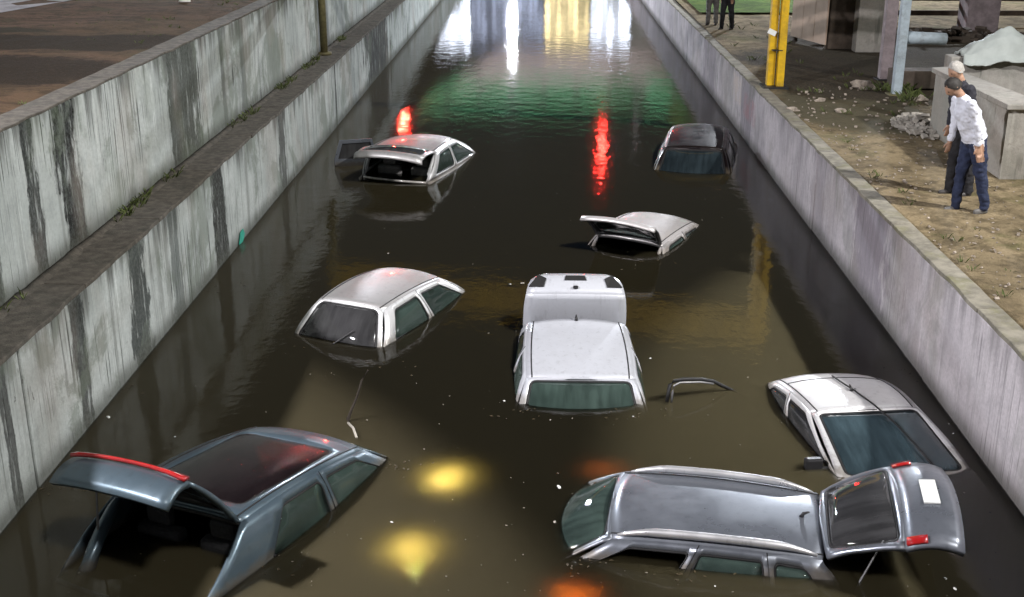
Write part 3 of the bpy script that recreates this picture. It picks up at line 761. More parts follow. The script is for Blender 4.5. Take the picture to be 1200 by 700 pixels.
def bridge():
    Y = 70.0
    t = tag(empty('road_bridge', (0, Y, 0)), 'concrete road bridge crossing the flooded cutting, green fence along its edge', 'bridge')
    MB().box((0, 2, 5.3), (60, 4, 1.45)).build('deck', 'concrete_bridge', t, False, .03)
    MB().box((0, .02, 5.95), (60, .25, .4)).build('kerb_beam', 'concrete_bridge', t, False, .03)
    for s, x0 in ((-1, -10.5), (1, 10.2)):
        MB().box((x0 + s * 4, 2, 2.0), (8, 3.8, 5.0)).build('abutment', 'concrete_plain', t, False, .03)
    fe = tag(empty('bridge_fence', (0, Y - .05, 6.16)), 'green mesh fence on the edge of the far bridge', 'fence')
    simple('fence_green', (.05, .46, .17), .5)
    for k in range(-12, 13):
        MB().box((k * 1.9, 0, .8), (.07, .07, 1.6)).build('post', 'dark_metal', fe)
    for k in range(-12, 12):
        m = MB()
        for j in range(11): m.box(((k + .04 + .92 * (j + .5) / 11) * 1.9, 0, .75), (.11, .02, 1.35))
        m.build('fence_panel', 'fence_green', fe)
    # lit street level beyond the bridge
    f = tag(empty('street_building', (0, 96, 0)), 'low building with three lit windows beyond the bridge', 'building')
    MB().box((0, 1.5, 5.0), (44, 3, 13)).build('wall', 'concrete_plain', f)
    simple('facade_blue', (.45, .50, .62), .7)
    MB().box((-2.9, -.06, 5.2), (8.5, .1, 7.2)).build('cladding', 'facade_blue', f)
    for k in range(4):
        emit('window_white%d' % k, (.80, .86, 1), (1.2, 3.0, 6.0, 11.0)[k]); emit('window_warm%d' % k, (1, .82, .45), (1.0, 2.0, 3.6, 5.5)[k]); emit('glow_blue%d' % k, (.55, .62, .85), (.5, .9, 1.5, 2.4)[k])
    wr = random.Random(21)
    for x, wd, m in ((-7.6, 3.4, 'window_white'), (-2.95, 5.7, 'glow_blue'), (1.75, 3.5, 'window_warm'), (5.15, 3.1, 'window_white')):  # blue panes glow in place of lit wall cladding
        wdw = MB().box((x, -.10, 5.4), (wd + .08, .12, 6.6)).build('window', 'dark_metal', f); nc = int(wd / .4)  # the blue one is a stand-in for lit wall cladding
        for i in range(nc):
            for j in range(4):
                MB().box((x - wd / 2 + (i + .5) * wd / nc, -.17, 3.1 + j * 1.55), (wd / nc - .05, .04, 1.45)).build('pane', m + str(min(3, max(0, int(wr.gauss(1.9, 1.0))))), wdw)
    area_lamp(f, (-2.5, -3, 6.0), 5000, (.85, .9, 1), .3)  # bare point light added to brighten the cladding
bridge()
def signal(base, h, arm, label, power):
    t = tag(empty('traffic_light', base), label, 'traffic light', 'traffic lights on the bridge')
    MB().tube([(0, 0, 0), (0, 0, h)], .07, 8).build('pole', 'lamp_metal', t, True)
    if arm: MB().tube([(0, 0, h - .1), (arm, 0, h)], .05, 8).build('arm', 'lamp_metal', t, True)
    MB().box((arm, -.08, h - .35), (.46, .2, 1.2)).build('housing', 'dark_metal', t, False, .03)
    for k, m in enumerate(('lamp_red', 'plate_dark', 'plate_dark')):
        bm = bmesh.new(); bmesh.ops.create_cone(bm, cap_ends=True, segments=16, radius1=.2, radius2=.2, depth=.05, matrix=Matrix.Translation((arm, -.2, h - .02 - .32 * k)) @ Matrix.Rotation(R(90), 4, 'X'))
        me = bpy.data.meshes.new('lens'); bm.to_mesh(me); bm.free(); link('lens', me, m, t)
    area_lamp(t, (arm, -.5, h - .05), power, (1, .05, .03), .12)
signal((-8.2, 69.6, 5.9), 1.9, 0, 'traffic light showing red on the bridge edge, low post', 1600)
signal((5.4, 69.6, 5.9), 4.1, -2.0, 'traffic light showing red on a mast arm above the bridge', 160)

# ------------------------------------------------------------------ things on the flat ground by the wall
def block(name, label, cat, c, d, mat, rz=0, bevel=.02):
    o = MB().box((0, 0, d[2] / 2), d).build(name, mat, None, False, bevel); o.location = c; o.rotation_euler = (0, 0, rz); return tag(o, label, cat)
# concrete parapet boxes
pc = at(1171, 210, 1.25)
t = tag(empty('concrete_barrier', pc), 'grey concrete barrier with flat capping beside the two men', 'barrier')
v = [Vector((0, 0, 0)), Vector((2.2, -.05, 0)), Vector((2.2, .45, 0)), Vector((.42, .5, 0)), Vector((.15, 3.3, 0)), Vector((-.02, 3.2, 0))]
def prism(poly, z0, z1):
    n = len(poly); vv = [(p.x, p.y, z0) for p in poly] + [(p.x, p.y, z1) for p in poly]
    return vv, [tuple(reversed(range(n))), tuple(range(n, 2 * n))] + [(i, (i + 1) % n, n + (i + 1) % n, n + i) for i in range(n)]
o = mk('wall', *prism(v, -.1, .98), 'concrete_plain', t)
v2 = [Vector((-.05, -.05, 0)), Vector((2.25, -.10, 0)), Vector((2.25, .5, 0)), Vector((.48, .56, 0)), Vector((.22, 3.36, 0)), Vector((-.08, 3.26, 0))]
o = mk('capping', *prism(v2, .98, 1.06), 'concrete_plain', t)
bv = o.modifiers.new('bevel', 'BEVEL'); bv.width = .015; bv.segments = 2
b2 = at(1102, 150, 1.25)
o = block('concrete_wall', 'low pale concrete wall behind the barrier under the white tarpaulin', 'wall', b2 + Vector((1.6, .2, 0)), (3.1, .35, 1.18), 'concrete_plain')
# white tarpaulin draped on it
def tarp():
    c = at_y(1180, 62, b2.y + .1); v = []; f = []; n = 40
    for j in range(n + 1):
        for i in range(n + 1):
            x = (i / n - .5) * 1.5; y = (j / n - .5) * .7
            r = math.hypot(x / .8, y / .4); pk = max(0, 1 - r) * .46
            z = pk + .05 * noise.noise((x * 6, y * 9, 3)) + .03 * abs(noise.noise((x * 13, y * 16, 5))) + .05 * abs(noise.noise((x * 3, y * 5, 8))) + (-.14 if abs(y) > .26 else 0)
            v.append((x, y, z))
    for j in range(n):
        for i in range(n): a = j * (n + 1) + i; f.append((a, a + 1, a + n + 2, a + n + 1))
    o = mk('tarpaulin', v, f, 'tarp', None, True); o.location = (c.x, b2.y + .2, b2.z + 1.20)
    s = o.modifiers.new('solid', 'SOLIDIFY'); s.thickness = .012
    tag(o, 'crumpled white tarpaulin heaped on the low concrete wall', 'tarpaulin')
tarp()
# pale blue post with a horizontal pipe
bp = at(1050, 112, 1.25)
t = tag(empty('steel_post', bp), 'pale blue weathered steel post with a short crosspiece', 'post')
MB().box((0, 0, 2.0), (.17, .17, 4.2)).build('shaft', 'steel_blue', t, False, .012)
MB().tube([(.0, .05, 1.10), (.85, .1, 1.06)], .115, 12).build('crosspiece', 'steel_blue', t, True)
MB().box((0, 0, .02), (.34, .34, .04)).build('base_plate', 'steel_olive', t)
pp = at(1036, 94, 1.25)
t = tag(empty('steel_post', pp), 'dull pinkish steel channel post behind the pale blue post', 'post')
MB().box((-.10, 0, 2.0), (.03, .22, 4.2)).box((0, .1, 2.0), (.22, .025, 4.2)).box((0, -.1, 2.0), (.22, .025, 4.2)).build('shaft', 'steel_pink', t)
MB().box((0, 0, .02), (.36, .36, .04)).build('base_plate', 'dark_metal', t)
# pink hoarding board
h0, h1 = at(926, 47, 1.25), at(966, 58, 1.25)
d = h1 - h0; t = tag(empty('hoarding', h0, (0, 0, math.atan2(d.y, d.x))), 'pink painted hoarding board standing behind the yellow gantry posts', 'hoarding')
for k in range(3): MB().box(((k + .5) * d.length / 3, .02, 1.55), (d.length / 3 - .008, .04, 2.9)).build('board', 'board_pink', t, False, .006)
for k in (0.05, .95): MB().box((k * d.length, .09, 1.4), (.09, .09, 2.9)).build('post', 'brown_wall', t)
block('masonry_wall', 'dark brown weathered masonry wall beside the pink hoarding', 'wall', at(985, 60, 1.25) + Vector((.2, .5, 0)), (.9, .4, 2.6), 'brown_wall')
block('masonry_wall', 'grey brown stained wall end between the hoarding and the steel posts', 'wall', at(1020, 63, 1.25) + Vector((.05, .35, 0)), (.75, .4, 2.2), 'concrete_plain')
block('concrete_pillar', 'broad grey concrete pillar behind the rubble bank', 'pillar', at(1150, 40, 1.25) + Vector((0, .4, 0)), (.85, .8, 4.5), 'steel_pink', 0, .03)
block('concrete_footing', 'low dark concrete footing beside the pale blue post', 'footing', at(1080, 105, 1.25) + Vector((.1, .3, 0)), (1.3, .5, .35), 'brown_wall')
# dark rail fence at the back
fb = at(1060, 40, 1.25)
t = tag(empty('rail_fence', Vector((8.4, 34.5, 1.25))), 'dark horizontal rail fence behind the grey pillar', 'fence')
for z in (.35, .75, 1.15, 1.55): MB().box((3.5, 0, z), (8, .05, .14)).build('rail', 'brown_wall', t)
for k in range(5): MB().box((k * 1.75, .06, .9), (.1, .1, 1.8)).build('post', 'dark_metal', t)
# earth bank of rubble along the back
def heap(name, label, c, sx, sy, h, n, size, mat, seed):
    rnd = random.Random(seed); m = MB()
    for k in range(n):
        r = math.sqrt(rnd.random()); a = rnd.uniform(0, 6.28); x = sx * r * math.cos(a); y = sy * r * math.sin(a)
        s = size * rnd.uniform(.4, 1.3)
        E_ = Matrix.Rotation(rnd.uniform(0, 3), 3, 'Z') @ Matrix.Rotation(rnd.uniform(0, 1.2), 3, 'X')
        m.box((x, y, h * (1 - r) * rnd.uniform(.5, 1) + s * .2), (s, s * rnd.uniform(.4, .9), s * rnd.uniform(.25, .6)), E_)
    o = m.build(name, mat); o.location = c; o['kind'] = 'stuff'; return tag(o, label, 'rubble')
heap('rubble_heap', 'heap of broken masonry and litter on the ground behind the men', at(1080, 150, 1.25), .42, .95, .2, 260, .11, 'stone_mat', 3)
heap('rubble_bank', 'long bank of dark broken rubble in front of the grey pillar', Vector((10.6, 31.5, 1.2)), 3.2, .5, .3, 260, .22, 'brown_wall', 5)
heap('gravel_scatter', 'loose stones scattered on the dirt between the wall and the posts', Vector((5.9, 21.3, 1.24)), 1.5, 3.2, .02, 170, .05, 'rubble_mat', 8)
heap('gravel_scatter', 'small stones scattered along the mossy coping', Vector((4.85, 15.0, 1.25)), .35, 7, .01, 110, .035, 'rubble_mat', 18)
for (px, py, s, lab) in ((1011, 103, .17, 'flat pale stone slab lying on the dark dirt'), (962, 118, .09, 'pale broken brick on the dirt near the gantry posts'), (1078, 118, .13, 'white broken block at the edge of the rubble heap'), (985, 131, .08, 'small pale stone on the damp dirt'), (930, 130, .09, 'pale stone lying beside the coping')):
    p = at(px, py, 1.25); bm = bmesh.new(); bmesh.ops.create_icosphere(bm, subdivisions=2, radius=s)
    for q in bm.verts: q.co = Vector((q.co.x * 1.3, q.co.y * .9, q.co.z * .6)) * (1 + .9 * noise.noise(q.co * 9 + Vector((px, 0, 0))))
    me = bpy.data.meshes.new('stone'); bm.to_mesh(me); bm.free(); o = link('stone', me, 'rubble_mat'); o.location = p + Vector((0, 0, s * .15)); tag(o, lab, 'stone')
# far grass verge behind the gantry and pale pavement on the bank
structure(mk('grass_verge', [(4.7, 37.2, 1.31), (9, 37.2, 1.31), (14, 60, 1.35), (4.7, 60, 1.35)], [(0, 1, 2, 3)], 'grass_far'))
k0, k1 = at(0, 15, 2.99), at(85, 0, 2.99); dv = (k1 - k0).normalized()
structure(mk('pavement', [k0 - dv * 14, k0 + dv * 40, k0 + dv * 40 + Vector((-12, 6, 0)), k0 - dv * 14 + Vector((-12, 6, 0))], [(0, 1, 2, 3)], 'paving_pale'))
o = mk('litter_bag', [(-.12, -.1, 0), (.13, -.08, 0), (.1, .12, 0), (-.1, .1, 0), (-.06, -.05, .16), (.07, -.03, .2), (.05, .07, .15), (-.05, .05, .18)],
       [(3, 2, 1, 0), (4, 5, 6, 7), (0, 1, 5, 4), (1, 2, 6, 5), (2, 3, 7, 6), (3, 0, 4, 7)], 'foam_white', None, True); o.location = at(217, 5, 2.95)
tag(o, 'small pale litter bag lying on the dirt bank', 'bag')

# ------------------------------------------------------------------ tree by the bridge
def tree(base, h, r, label, seed):
    rnd = random.Random(seed); t = tag(empty('street_tree', base), label, 'tree')
    simple('bark', (.10, .08, .06), .9); simple('leaf', (.09, .15, .02), .6, 0, .5, 2)
    m = MB(); m.tube([(0, 0, 0), (.1, 0, h * .35), (0, .1, h * .7)], [.18, .13, .06], 8)
    for k in range(7):
        a = rnd.uniform(0, 6.28); m.tube([(.05, .05, h * .4 + k * .2), (r * .6 * math.cos(a), r * .6 * math.sin(a), h * .65 + k * .2)], [.06, .02], 6)
    m.build('trunk', 'bark', t, True)
    v = []; f = []
    cl = [(Vector((rnd.gauss(0, r * .45), rnd.gauss(0, r * .45), h * .72 + rnd.gauss(0, r * .4))), rnd.uniform(.4, .8)) for _ in range(26)]
    for k in range(5000):
        c, cr = rnd.choice(cl); p = c + Vector((rnd.gauss(0, 1), rnd.gauss(0, 1), rnd.gauss(0, .8))).normalized() * cr * rnd.random() ** .4
        a = Vector((rnd.uniform(-1, 1), rnd.uniform(-1, 1), rnd.uniform(-1, 1))).normalized(); b = a.orthogonal().normalized(); s = rnd.uniform(.06, .13)
        n = len(v); v += [p - a * s, p + b * s * .5, p + a * s, p - b * s * .5]; f.append((n, n + 1, n + 2, n + 3))
    mk('crown', v, f, 'leaf', t)
tree((9.2, 66, 1.25), 7.6, 2.2, 'leafy green tree beside the far bridge, lit by the street lamp', 4)

# ------------------------------------------------------------------ floating bits
def px_tube(name, label, cat, pix, plane_p, plane_n, r, mat):
    pts = [at_plane(x, y, plane_p, plane_n) for x, y in pix]
    o = MB().tube([p - pts[0] for p in pts], r, 8).build(name, mat, None, True); o.location = pts[0]; return tag(o, label, cat)
p0, p1 = at(781, 470), at(874, 453); n = (p1 - p0).cross(Vector((0, 0, 1))).normalized()
t = tag(empty('door_frame', p0), 'thin black arched car door window frame rising out of the water beside the pale silver car', 'car part')
pts = [at_plane(x, y, p0, n) - p0 for x, y in ((781, 474), (783, 462), (785, 451), (790, 446.5), (802, 444.5), (822, 444.5), (836, 447), (846, 452), (858, 457), (872, 464))]
MB().tube(pts, [.02] * 8 + [.014, .01], 8).build('frame', 'black_rubber', t, True)
pts = [at_plane(x, y, p0 + Vector((0, -.03, 0)), n) - p0 for x, y in ((787, 472), (788, 460), (790, 452), (797, 448.5), (822, 448), (836, 450))]
MB().tube(pts, .012, 8).build('window_channel', 'grey_metal', t, True)
b = at(409, 493)
px_tube('branch', 'thin dark bent branch sticking up out of the water near the silver hatchback', 'branch', ((431, 434), (424, 446), (418, 466), (412, 480), (408, 491), (410, 497)), b, Vector((0, 1, 0)), [.008, .01, .012, .014, .018, .016], 'twig')
px_tube('stick', 'short pale floating stick at the foot of the dark branch', 'stick', ((408, 496), (414, 502), (418, 513)), b, Vector((0, 0, 1)), .014, 'twig_pale')
q0 = rightcar
# floating litter: pale flecks
spots = [(127, 489), (455, 297), (205, 512), (591, 470), (645, 492), (742, 488), (762, 420), (1112, 497), (1117, 508), (1108, 678), (1125, 645), (1119, 690), (655, 571), (650, 612), (838, 687), (459, 612), (612, 332), (598, 333), (640, 262), (530, 330), (560, 690), (395, 560), (870, 430), (905, 428), (917, 398), (893, 376), (500, 268), (575, 232), (635, 510), (545, 470), (870, 492), (905, 470), (1000, 420), (960, 370), (690, 520), (610, 560), (430, 640), (330, 470), (470, 450), (1060, 470), (760, 505), (720, 500), (840, 500)]
rnd = random.Random(11); proto = []
for k in range(3):
    bm = bmesh.new(); bmesh.ops.create_icosphere(bm, subdivisions=1, radius=.03)
    for q in bm.verts: q.co = Vector((q.co.x * 1.2, q.co.y * .8, q.co.z * .5)) * (1 + .4 * noise.noise(q.co * 40 + Vector((k * 9, 0, 0))))
    me = bpy.data.meshes.new('litter'); bm.to_mesh(me); bm.free(); me.materials.append(MATS[('foam_white', 'twig_pale', 'foam_white')[k]]); proto.append(me)
for i, (px, py) in enumerate(spots[:18]):
    o = bpy.data.objects.new('floating_litter', proto[i % 3]); COL.objects.link(o)
    o.location = at(px, py, .002); s = rnd.uniform(.25, .7) * (1.5 if i == 0 else 1); o.scale = (s * rnd.uniform(.7, 1.4), s, s); o.rotation_euler = (0, 0, rnd.uniform(0, 6))
    tag(o, 'small pale fleck of litter floating on the brown water', 'litter', 'litter flecks on the water')
for (px, py, s) in ((283, 278, .16),):
    p = at_x(px, py, XL + .012)
    o = mk('paint_mark', [(0, -.18, -.07), (0, -.05, .09), (0, .12, .10), (0, .2, .0), (0, .06, -.09)], [(0, 1, 2, 3, 4)], 'teal_paint'); o.location = p
    m_ = o.modifiers.new('solid', 'SOLIDIFY'); m_.thickness = .004; tag(o, 'small teal plastic scrap stuck on the lower wall', 'scrap')

# ------------------------------------------------------------------ people
simple('skin', (.42, .25, .17), .55, 0, .15, 10, .05); simple('hair_dark', (.02, .016, .013), .6, 0, .3, 40, .3); simple('hair_grey', (.42, .40, .37), .7, 0, .3, 40, .3)
simple('shirt_white', (.66, .68, .76), .8, 0, .1, 9, .2); simple('shirt_dark', (.03, .03, .04), .85, 0, .3, 9, .2)
simple('jeans', (.022, .032, .075), .85, 0, .35, 12, .3); simple('trousers_dark', (.018, .018, .022), .85, 0, .3, 12, .3)
simple('shoe', (.04, .035, .035), .5, 0, .3, 14); simple('shoe_grey', (.14, .135, .13), .6, 0, .3, 14); simple('shirt_blue', (.10, .13, .30), .85, 0, .3, 9, .2)
def skinned(verts, edges, root=0, sub=2):
    """a continuous limb or body surface grown round a skeleton: verts = [(pos, (rx, ry))]"""
    me = bpy.data.meshes.new('skeleton'); me.from_pydata([tuple(p) for p, r in verts], edges, [])
    o = bpy.data.objects.new('skeleton', me); COL.objects.link(o)
    m = o.modifiers.new('skin', 'SKIN'); m.use_smooth_shade = True
    for i, (p, r) in enumerate(verts):
        me.skin_vertices[0].data[i].radius = r if isinstance(r, tuple) else (r, r); me.skin_vertices[0].data[i].use_root = (i == root)
    s = o.modifiers.new('sub', 'SUBSURF'); s.levels = sub; s.render_levels = sub
    dg = bpy.context.evaluated_depsgraph_get(); dg.update()
    ev = o.evaluated_get(dg); tmp = ev.to_mesh()
    V = [v.co.copy() for v in tmp.vertices]; Fc = [tuple(p.vertices) for p in tmp.polygons]
    ev.to_mesh_clear(); bpy.data.objects.remove(o); bpy.data.meshes.remove(me)
    return V, Fc
def person(loc, yaw, label, shirt, trousers, shoe, hair, lean=0.0, arms=((0, 0), (0, 0)), legs=((0.0, .0), (0.0, .0)), head_tilt=0.0, scale=1.0, bend=12, voxel=.0085):
    """+x is the way the person faces, +y their left side; arms/legs are (swing, spread) in degrees for left, right"""
    hip = Vector((0, 0, .93)); L = R(lean); up = Vector((math.sin(L), 0, math.cos(L)))
    belly, chest, neck = hip + up * .18, hip + up * .36, hip + up * .545
    ht = L + R(head_tilt); hu = Vector((math.sin(ht), 0, math.cos(ht))); hf = Vector((math.cos(ht), 0, -math.sin(ht)))
    V0 = [(hip, (.145, .175)), (belly, (.15, .175)), (chest, (.145, .19)), (neck - up * .03, (.08, .11)), (neck + hu * .05, .055), (neck + hu * .10, .055)]
    E0 = [(0, 1), (1, 2), (2, 3), (3, 4), (4, 5)]
    hands = []; ankles = []; armseg = []
    for s, (sw, sp) in zip((1, -1), arms):
        sh = chest + up * .13 + Vector((0, s * .185, 0)); a = R(sw); b = R(sp)
        d1 = Vector((math.sin(a) * math.cos(b), s * math.sin(b), -math.cos(a) * math.cos(b))); a2 = R(sw + bend); d2 = Vector((math.sin(a2) * math.cos(b * .4), s * math.sin(b * .2), -math.cos(a2)))
        el = sh + d1 * .285; wr = el + d2 * .245
        i = len(V0); V0 += [(sh, (.07, .075)), (sh + d1 * .14, .062), (el, .053), (el + d2 * .12, .047), (wr, (.026, .032))]
        E0 += [(2, i), (i, i + 1), (i + 1, i + 2), (i + 2, i + 3), (i + 3, i + 4)]; hands.append((s, wr, d2)); armseg.append((sh, el)); armseg.append((el, wr))
    for s, (sw, kn) in zip((1, -1), legs):
        j = hip + Vector((0, s * .09, -.06)); a = R(sw); d1 = Vector((math.sin(a), s * .02, -math.cos(a))); a2 = R(sw - kn); d2 = Vector((math.sin(a2), s * .01, -math.cos(a2)))
        k = j + d1 * .40; an = k + d2 * .40
        i = len(V0); V0 += [(j, (.11, .105)), (j + d1 * .2, .095), (k, .076), (k + d2 * .15, .072), (an, .062), (an + Vector((0, 0, -.035)), .062)]
        E0 += [(0, i), (i, i + 1), (i + 1, i + 2), (i + 2, i + 3), (i + 3, i + 4), (i + 4, i + 5)]; ankles.append((s, an))
    V, Fc = [], []
    def limb(a, b, ra, rb):
        ra = ra if isinstance(ra, tuple) else (ra, ra); rb = rb if isinstance(rb, tuple) else (rb, rb)
        d = (b - a); L_ = max(d.length, 1e-4); d = d / L_; lat = Vector((0, 1, 0)) - d * d.y
        if lat.length < .2: lat = Vector((1, 0, 0)) - d * d.x
        lat.normalize(); fw = lat.cross(d); n = 14; rings = []
        for t_ in (-.97, -.8, -.45): rings.append((a + d * t_ * min(ra), math.sqrt(1 - t_ * t_), ra))
        for t_ in (0, .33, .67, 1): rings.append((a + d * L_ * t_, 1, (ra[0] * (1 - t_) + rb[0] * t_, ra[1] * (1 - t_) + rb[1] * t_)))
        for t_ in (.45, .8, .97): rings.append((b + d * t_ * min(rb), math.sqrt(1 - t_ * t_), rb))
        b0 = len(V)
        for c, k, r in rings:
            for i in range(n): V.append(c + (fw * math.cos(i * 2 * math.pi / n) * r[0] + lat * math.sin(i * 2 * math.pi / n) * r[1]) * k)
        for j in range(len(rings) - 1):
            for i in range(n): Fc.append((b0 + j * n + i, b0 + j * n + (i + 1) % n, b0 + (j + 1) * n + (i + 1) % n, b0 + (j + 1) * n + i))
        Fc.append(tuple(b0 + i for i in reversed(range(n)))); Fc.append(tuple(b0 + (len(rings) - 1) * n + i for i in range(n)))
    for i, j in E0: limb(V0[i][0], V0[j][0], V0[i][1] if not (i in (0, 2) and j > 5) else V0[j][1], V0[j][1])
    def arm_near(c):
        for a, b in armseg:
            d = b - a; k = max(0, min(1, (c - a).dot(d) / d.length_squared))
            if (c - a - d * k).length < .085 and abs(c.y) > .15: return True
        return False
    def add(V2, F2, sl):
        b = len(V); V.extend(V2); Fc.extend([tuple(b + k for k in q) for q in F2])
    # head: skull, jaw, nose, ears
    hc = neck + hu * .205 + hf * .015; hv = []; hq = []; nu, nv = 18, 14
    for j in range(nv + 1):
        th = math.pi * j / nv
        for i in range(nu):
            ph = 2 * math.pi * i / nu; cx, cyy, cz = math.sin(th) * math.cos(ph), math.sin(th) * math.sin(ph), math.cos(th)
            rx, ry, rz = .098, .076, .118
            if cz < 0: rx *= 1 - .18 * -cz * (1 if cx < 0 else .35); ry *= 1 + .22 * cz
            nose = .026 * math.exp(-((cyy / .16) ** 2 + ((cz + .12) / .22) ** 2)) if cx > .6 else 0
            brow = .006 * math.exp(-((cz - .12) / .1) ** 2) if cx > .5 else 0
            socket = -.010 * math.exp(-(((abs(cyy) - .33) / .16) ** 2 + ((cz - .02) / .10) ** 2)) if cx > .5 else 0
            lips = .005 * math.exp(-((cyy / .25) ** 2 + ((cz + .48) / .08) ** 2)) if cx > .4 else 0
            ear = .02 * math.exp(-(((cx + .05) / .16) ** 2 + (cz / .2) ** 2)) if abs(cyy) > .8 else 0
            hv.append(hc + hf * (cx * rx + nose + brow + socket + lips) + Vector((0, 1, 0)) * (cyy * ry + math.copysign(ear, cyy)) + hu * (cz * rz))
    for j in range(nv):
        for i in range(nu): hq.append((j * nu + i, j * nu + (i + 1) % nu, (j + 1) * nu + (i + 1) % nu, (j + 1) * nu + i))
    add(hv, hq, 0)
    # hands: palm and five bent fingers
    for s, wr, d in hands:
        fw = Vector((1, 0, 0)) - d * d.x; fw.normalize(); nrm = d.cross(fw).normalized()
        limb(wr - d * .02, wr + d * .085, (.03, .02), (.038, .016))
        for k, (off, ln) in enumerate(((.028, .068), (.010, .078), (-.009, .072), (-.027, .056))):
            b = wr + d * .08 + fw * off; m = b + d * ln * .5; e = m + d * ln * .4 - nrm * s * .02
            limb(b, m, .0095, .0088); limb(m, e, .0088, .0075)
        b = wr + d * .025 + fw * .03; limb(b, b + fw * .025 + d * .03, .012, .0105); limb(b + fw * .025 + d * .03, b + fw * .034 + d * .06, .0105, .009)
    t = empty('person', loc, (0, 0, R(yaw))); t.scale = (scale,) * 3; tag(t, label, 'person')
    tm = bpy.data.meshes.new('tmp'); tm.from_pydata([tuple(v) for v in V], [], Fc); tm.update(); bm = bmesh.new(); bm.from_mesh(tm); bmesh.ops.recalc_face_normals(bm, faces=bm.faces); bm.to_mesh(tm); bm.free()
    to = bpy.data.objects.new('tmp', tm); COL.objects.link(to); rm = to.modifiers.new('remesh', 'REMESH'); rm.mode = 'VOXEL'; rm.voxel_size = voxel; rm.use_smooth_shade = True
    sm_ = to.modifiers.new('smooth', 'SMOOTH'); sm_.factor = .5; sm_.iterations = 3
    dg = bpy.context.evaluated_depsgraph_get(); dg.update(); ev = to.evaluated_get(dg); me = bpy.data.meshes.new_from_object(ev); me.name = 'body'
    bpy.data.objects.remove(to); bpy.data.meshes.remove(tm); me.materials.clear()
    slots = []
    for p in me.polygons:
        c = p.center; rel = (c - neck).dot(up)
        if rel > .05 or any((c - w_).dot(d_) > -.01 and (c - w_).length < .22 and ((c - w_) - d_ * (c - w_).dot(d_)).length < .075 and s_ * c.y > s_ * w_.y - .045 for s_, w_, d_ in hands): slots.append(0)
        elif (c - hip).dot(up) < .0 and not arm_near(c): slots.append(2)
        else: slots.append(1)
    nr = [v_.normal.copy() for v_ in me.vertices]; cloth = set()
    for p, k in zip(me.polygons, slots):
        if k: cloth.update(p.vertices)
    for i in cloth:
        q = me.vertices[i].co
        me.vertices[i].co = q + nr[i] * (.016 * noise.noise((q.x * 9 + q.z * 5, q.y * 8, q.z * 11)) + .008 * noise.noise((q.x * 22, q.y * 22, q.z * 30)))
    o = link('body', me, None, t, True)
    for m in ('skin', shirt, trousers): me.materials.append(MATS[m])
    for p, k in zip(me.polygons, slots): p.material_index = k
    for s, an in ankles:
        sv, sf = skinned([(Vector((an.x - .05, an.y, an.z - .075)), (.042, .04)), (Vector((an.x + .04, an.y, an.z - .08)), (.04, .045)), (Vector((an.x + .15, an.y + s * .015, an.z - .095)), (.026, .045))], [(0, 1), (1, 2)], 0, 2)
        zmin = min(q.z for q in sv); sv = [Vector((q.x, q.y, max(q.z, zmin + .012))) for q in sv]
        mk('shoe', sv, sf, shoe, t, True)
    hr = []; hf2 = []
    for j in range(9):
        th = math.pi * .60 * j / 8
        for i in range(18):
            ph = 2 * math.pi * i / 18; cx = math.cos(ph); front = max(0, cx); tt = th * (1 - .52 * front)
            q = hc + hf * (math.sin(tt) * cx * .106 - .008) + Vector((0, math.sin(tt) * math.sin(ph) * .084, 0)) + hu * (math.cos(tt) * .128)
            hr.append(q + (q - hc) * .09 * noise.noise(q * 38))
    for j in range(8):
        for i in range(18): hf2.append((j * 18 + i, j * 18 + (i + 1) % 18, (j + 1) * 18 + (i + 1) % 18, (j + 1) * 18 + i))
    mk('hair', hr, hf2, hair, t, True)
    for s in (-1, 1):
        bm = bmesh.new(); bmesh.ops.create_icosphere(bm, subdivisions=1, radius=.011, matrix=Matrix.Translation(hc + hf * .082 + Vector((0, s * .028, 0)) + hu * .004)); m2 = bpy.data.meshes.new('eye'); bm.to_mesh(m2); bm.free(); link('eye', m2, 'hair_dark', t, True)
    # belt
    pts = [hip + up * .02 + Vector((math.cos(k * .3927) * .135, math.sin(k * .3927) * .165, 0)) for k in range(17)]
    MB().tube(pts, .013, 6).build('belt', 'black_plastic', t, True)
    return t
ZG = 1.27
person(at(1131, 247, ZG), 190, 'man in white shirt and dark jeans bending forward to look at the flood', 'shirt_white', 'jeans', 'shoe_grey', 'hair_dark',
       lean=24, arms=((-22, 3), (-4, 2)), legs=((-13, 2), (9, 6)), head_tilt=18)
person(at(1121, 226, ZG), 196, 'man in dark clothes with grey hair standing behind the man in the white shirt', 'shirt_dark', 'trousers_dark', 'shoe', 'hair_grey',
       lean=14, arms=((-8, 1), (-6, 1)), legs=((-6, 2), (6, 4)), head_tilt=14, scale=1.0)
person(at(851, 34, ZG), 230, 'person in dark clothing on the dirt path by the grass verge', 'shirt_dark', 'trousers_dark', 'shoe', 'hair_dark', legs=((-8, 0), (8, 4)), voxel=.016)
person(at(834, 28, ZG), 250, 'person in grey trousers and blue top beside the one in dark clothing', 'shirt_blue', 'shoe_grey', 'shoe', 'hair_dark', legs=((-4, 0), (5, 2)), voxel=.016)

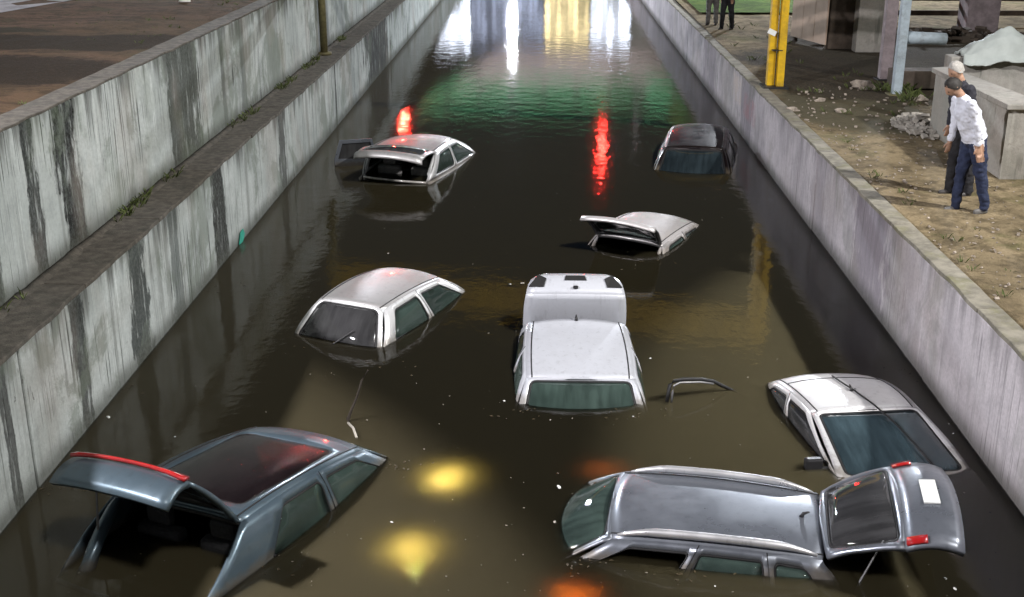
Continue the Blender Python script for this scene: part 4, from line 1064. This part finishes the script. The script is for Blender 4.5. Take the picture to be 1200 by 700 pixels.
# ------------------------------------------------------------------ weeds and fine scum
simple('weed', (.10, .13, .03), .7, 0, .5, 3)
def weeds(name, label, boxes, n, seed):
    rnd = random.Random(seed); v = []; f = []
    for k in range(n):
        x0, x1, y0, y1, z, hgt = rnd.choice(boxes); cx, cy_ = rnd.uniform(x0, x1), rnd.uniform(y0, y1)
        if noise.noise((cx * 1.1, cy_ * 1.1, seed)) < .02: continue
        for b in range(7):
            a = rnd.uniform(0, 6.28); r = rnd.uniform(.0, .06); p = Vector((cx + r * math.cos(a), cy_ + r * math.sin(a), z)); hh = hgt * rnd.uniform(.4, 1.2)
            d = Vector((math.cos(a), math.sin(a), 0)); sd = Vector((-d.y, d.x, 0)) * .008
            q = len(v); v += [p - sd, p + sd, p + d * hh * .35 + Vector((0, 0, hh * .7)), p + d * hh * .8 + Vector((0, 0, hh))]; f += [(q, q + 1, q + 2), (q + 1, q + 3, q + 2)]
    o = mk(name, v, f, 'weed'); o['kind'] = 'stuff'; tag(o, label, 'weeds')
weeds('weeds', 'short weeds growing in the dirt along the coping and posts', [(4.6, 4.9, 9, 24, 1.25, .07), (5, 7, 21, 26, 1.25, .09), (6.6, 7.3, 22.5, 24, 1.25, .16), (4.7, 6.2, 27, 37, 1.25, .10), (5.0, 6.6, 10, 14, 1.25, .03)], 190, 2)
weeds('weeds', 'short weeds growing over the dirt bank above the upper wall', [(-12, -5.3, 10, 24, 2.97, .05)], 260, 6)
weeds('weeds', 'tufts of weeds rooted along the ledge and at the foot of the upper wall', [(-5.09, -4.95, 8, 30, 1.42, .10)], 220, 12)
def specks():
    rnd = random.Random(5); m = MB()
    for k in range(220):
        px, py = rnd.uniform(60, 1180), rnd.uniform(200, 700) if rnd.random() < .7 else rnd.uniform(560, 700)
        p = at(px, py, .001)
        if not (XL + .1 < p.x < XR - .1): continue
        r = rnd.uniform(.003, .012); m.box(p, (r * rnd.uniform(.7, 2), r, .004), Matrix.Rotation(rnd.uniform(0, 3), 3, 'Z'))
    simple('scum', (.22, .20, .15), .8)
    o = m.build('scum_specks', 'scum'); o['kind'] = 'stuff'; tag(o, 'fine scum specks scattered over the flood water', 'scum')
specks()

heap('gravel_scatter', 'fine gravel strewn over the dirt around the two men', Vector((5.7, 14.5, 1.245)), 1.1, 5.5, .01, 420, .028, 'rubble_mat', 28)

def leaf_litter():
    rnd = random.Random(15); v = []; f = []
    simple('wet_leaf', (.07, .05, .02), .6, 0, .5, 4)
    foci = [(450, 420), (360, 395), (620, 478), (745, 478), (1000, 560), (690, 655), (800, 668), (450, 540), (300, 660), (500, 222), (425, 218), (780, 302), (1090, 520), (960, 520), (150, 450), (250, 330), (60, 570), (1060, 430)]
    for k in range(260):
        px, py = rnd.choice(foci); p = at(px + rnd.gauss(0, 22), py + abs(rnd.gauss(0, 9)), .004)
        if not (XL + .03 < p.x < XR - .03): continue
        a = Vector((rnd.uniform(-1, 1), rnd.uniform(-1, 1), 0)).normalized(); b = Vector((-a.y, a.x, 0)); s_ = rnd.uniform(.008, .026)
        n = len(v); v += [p - a * s_, p + b * s_ * .45 + Vector((0, 0, .003)), p + a * s_, p - b * s_ * .45 + Vector((0, 0, .002))]; f.append((n, n + 1, n + 2, n + 3))
    o = mk('leaf_litter', v, f, 'wet_leaf'); o['kind'] = 'stuff'; tag(o, 'scattered dark wet leaves floating round the cars', 'leaves')
leaf_litter()
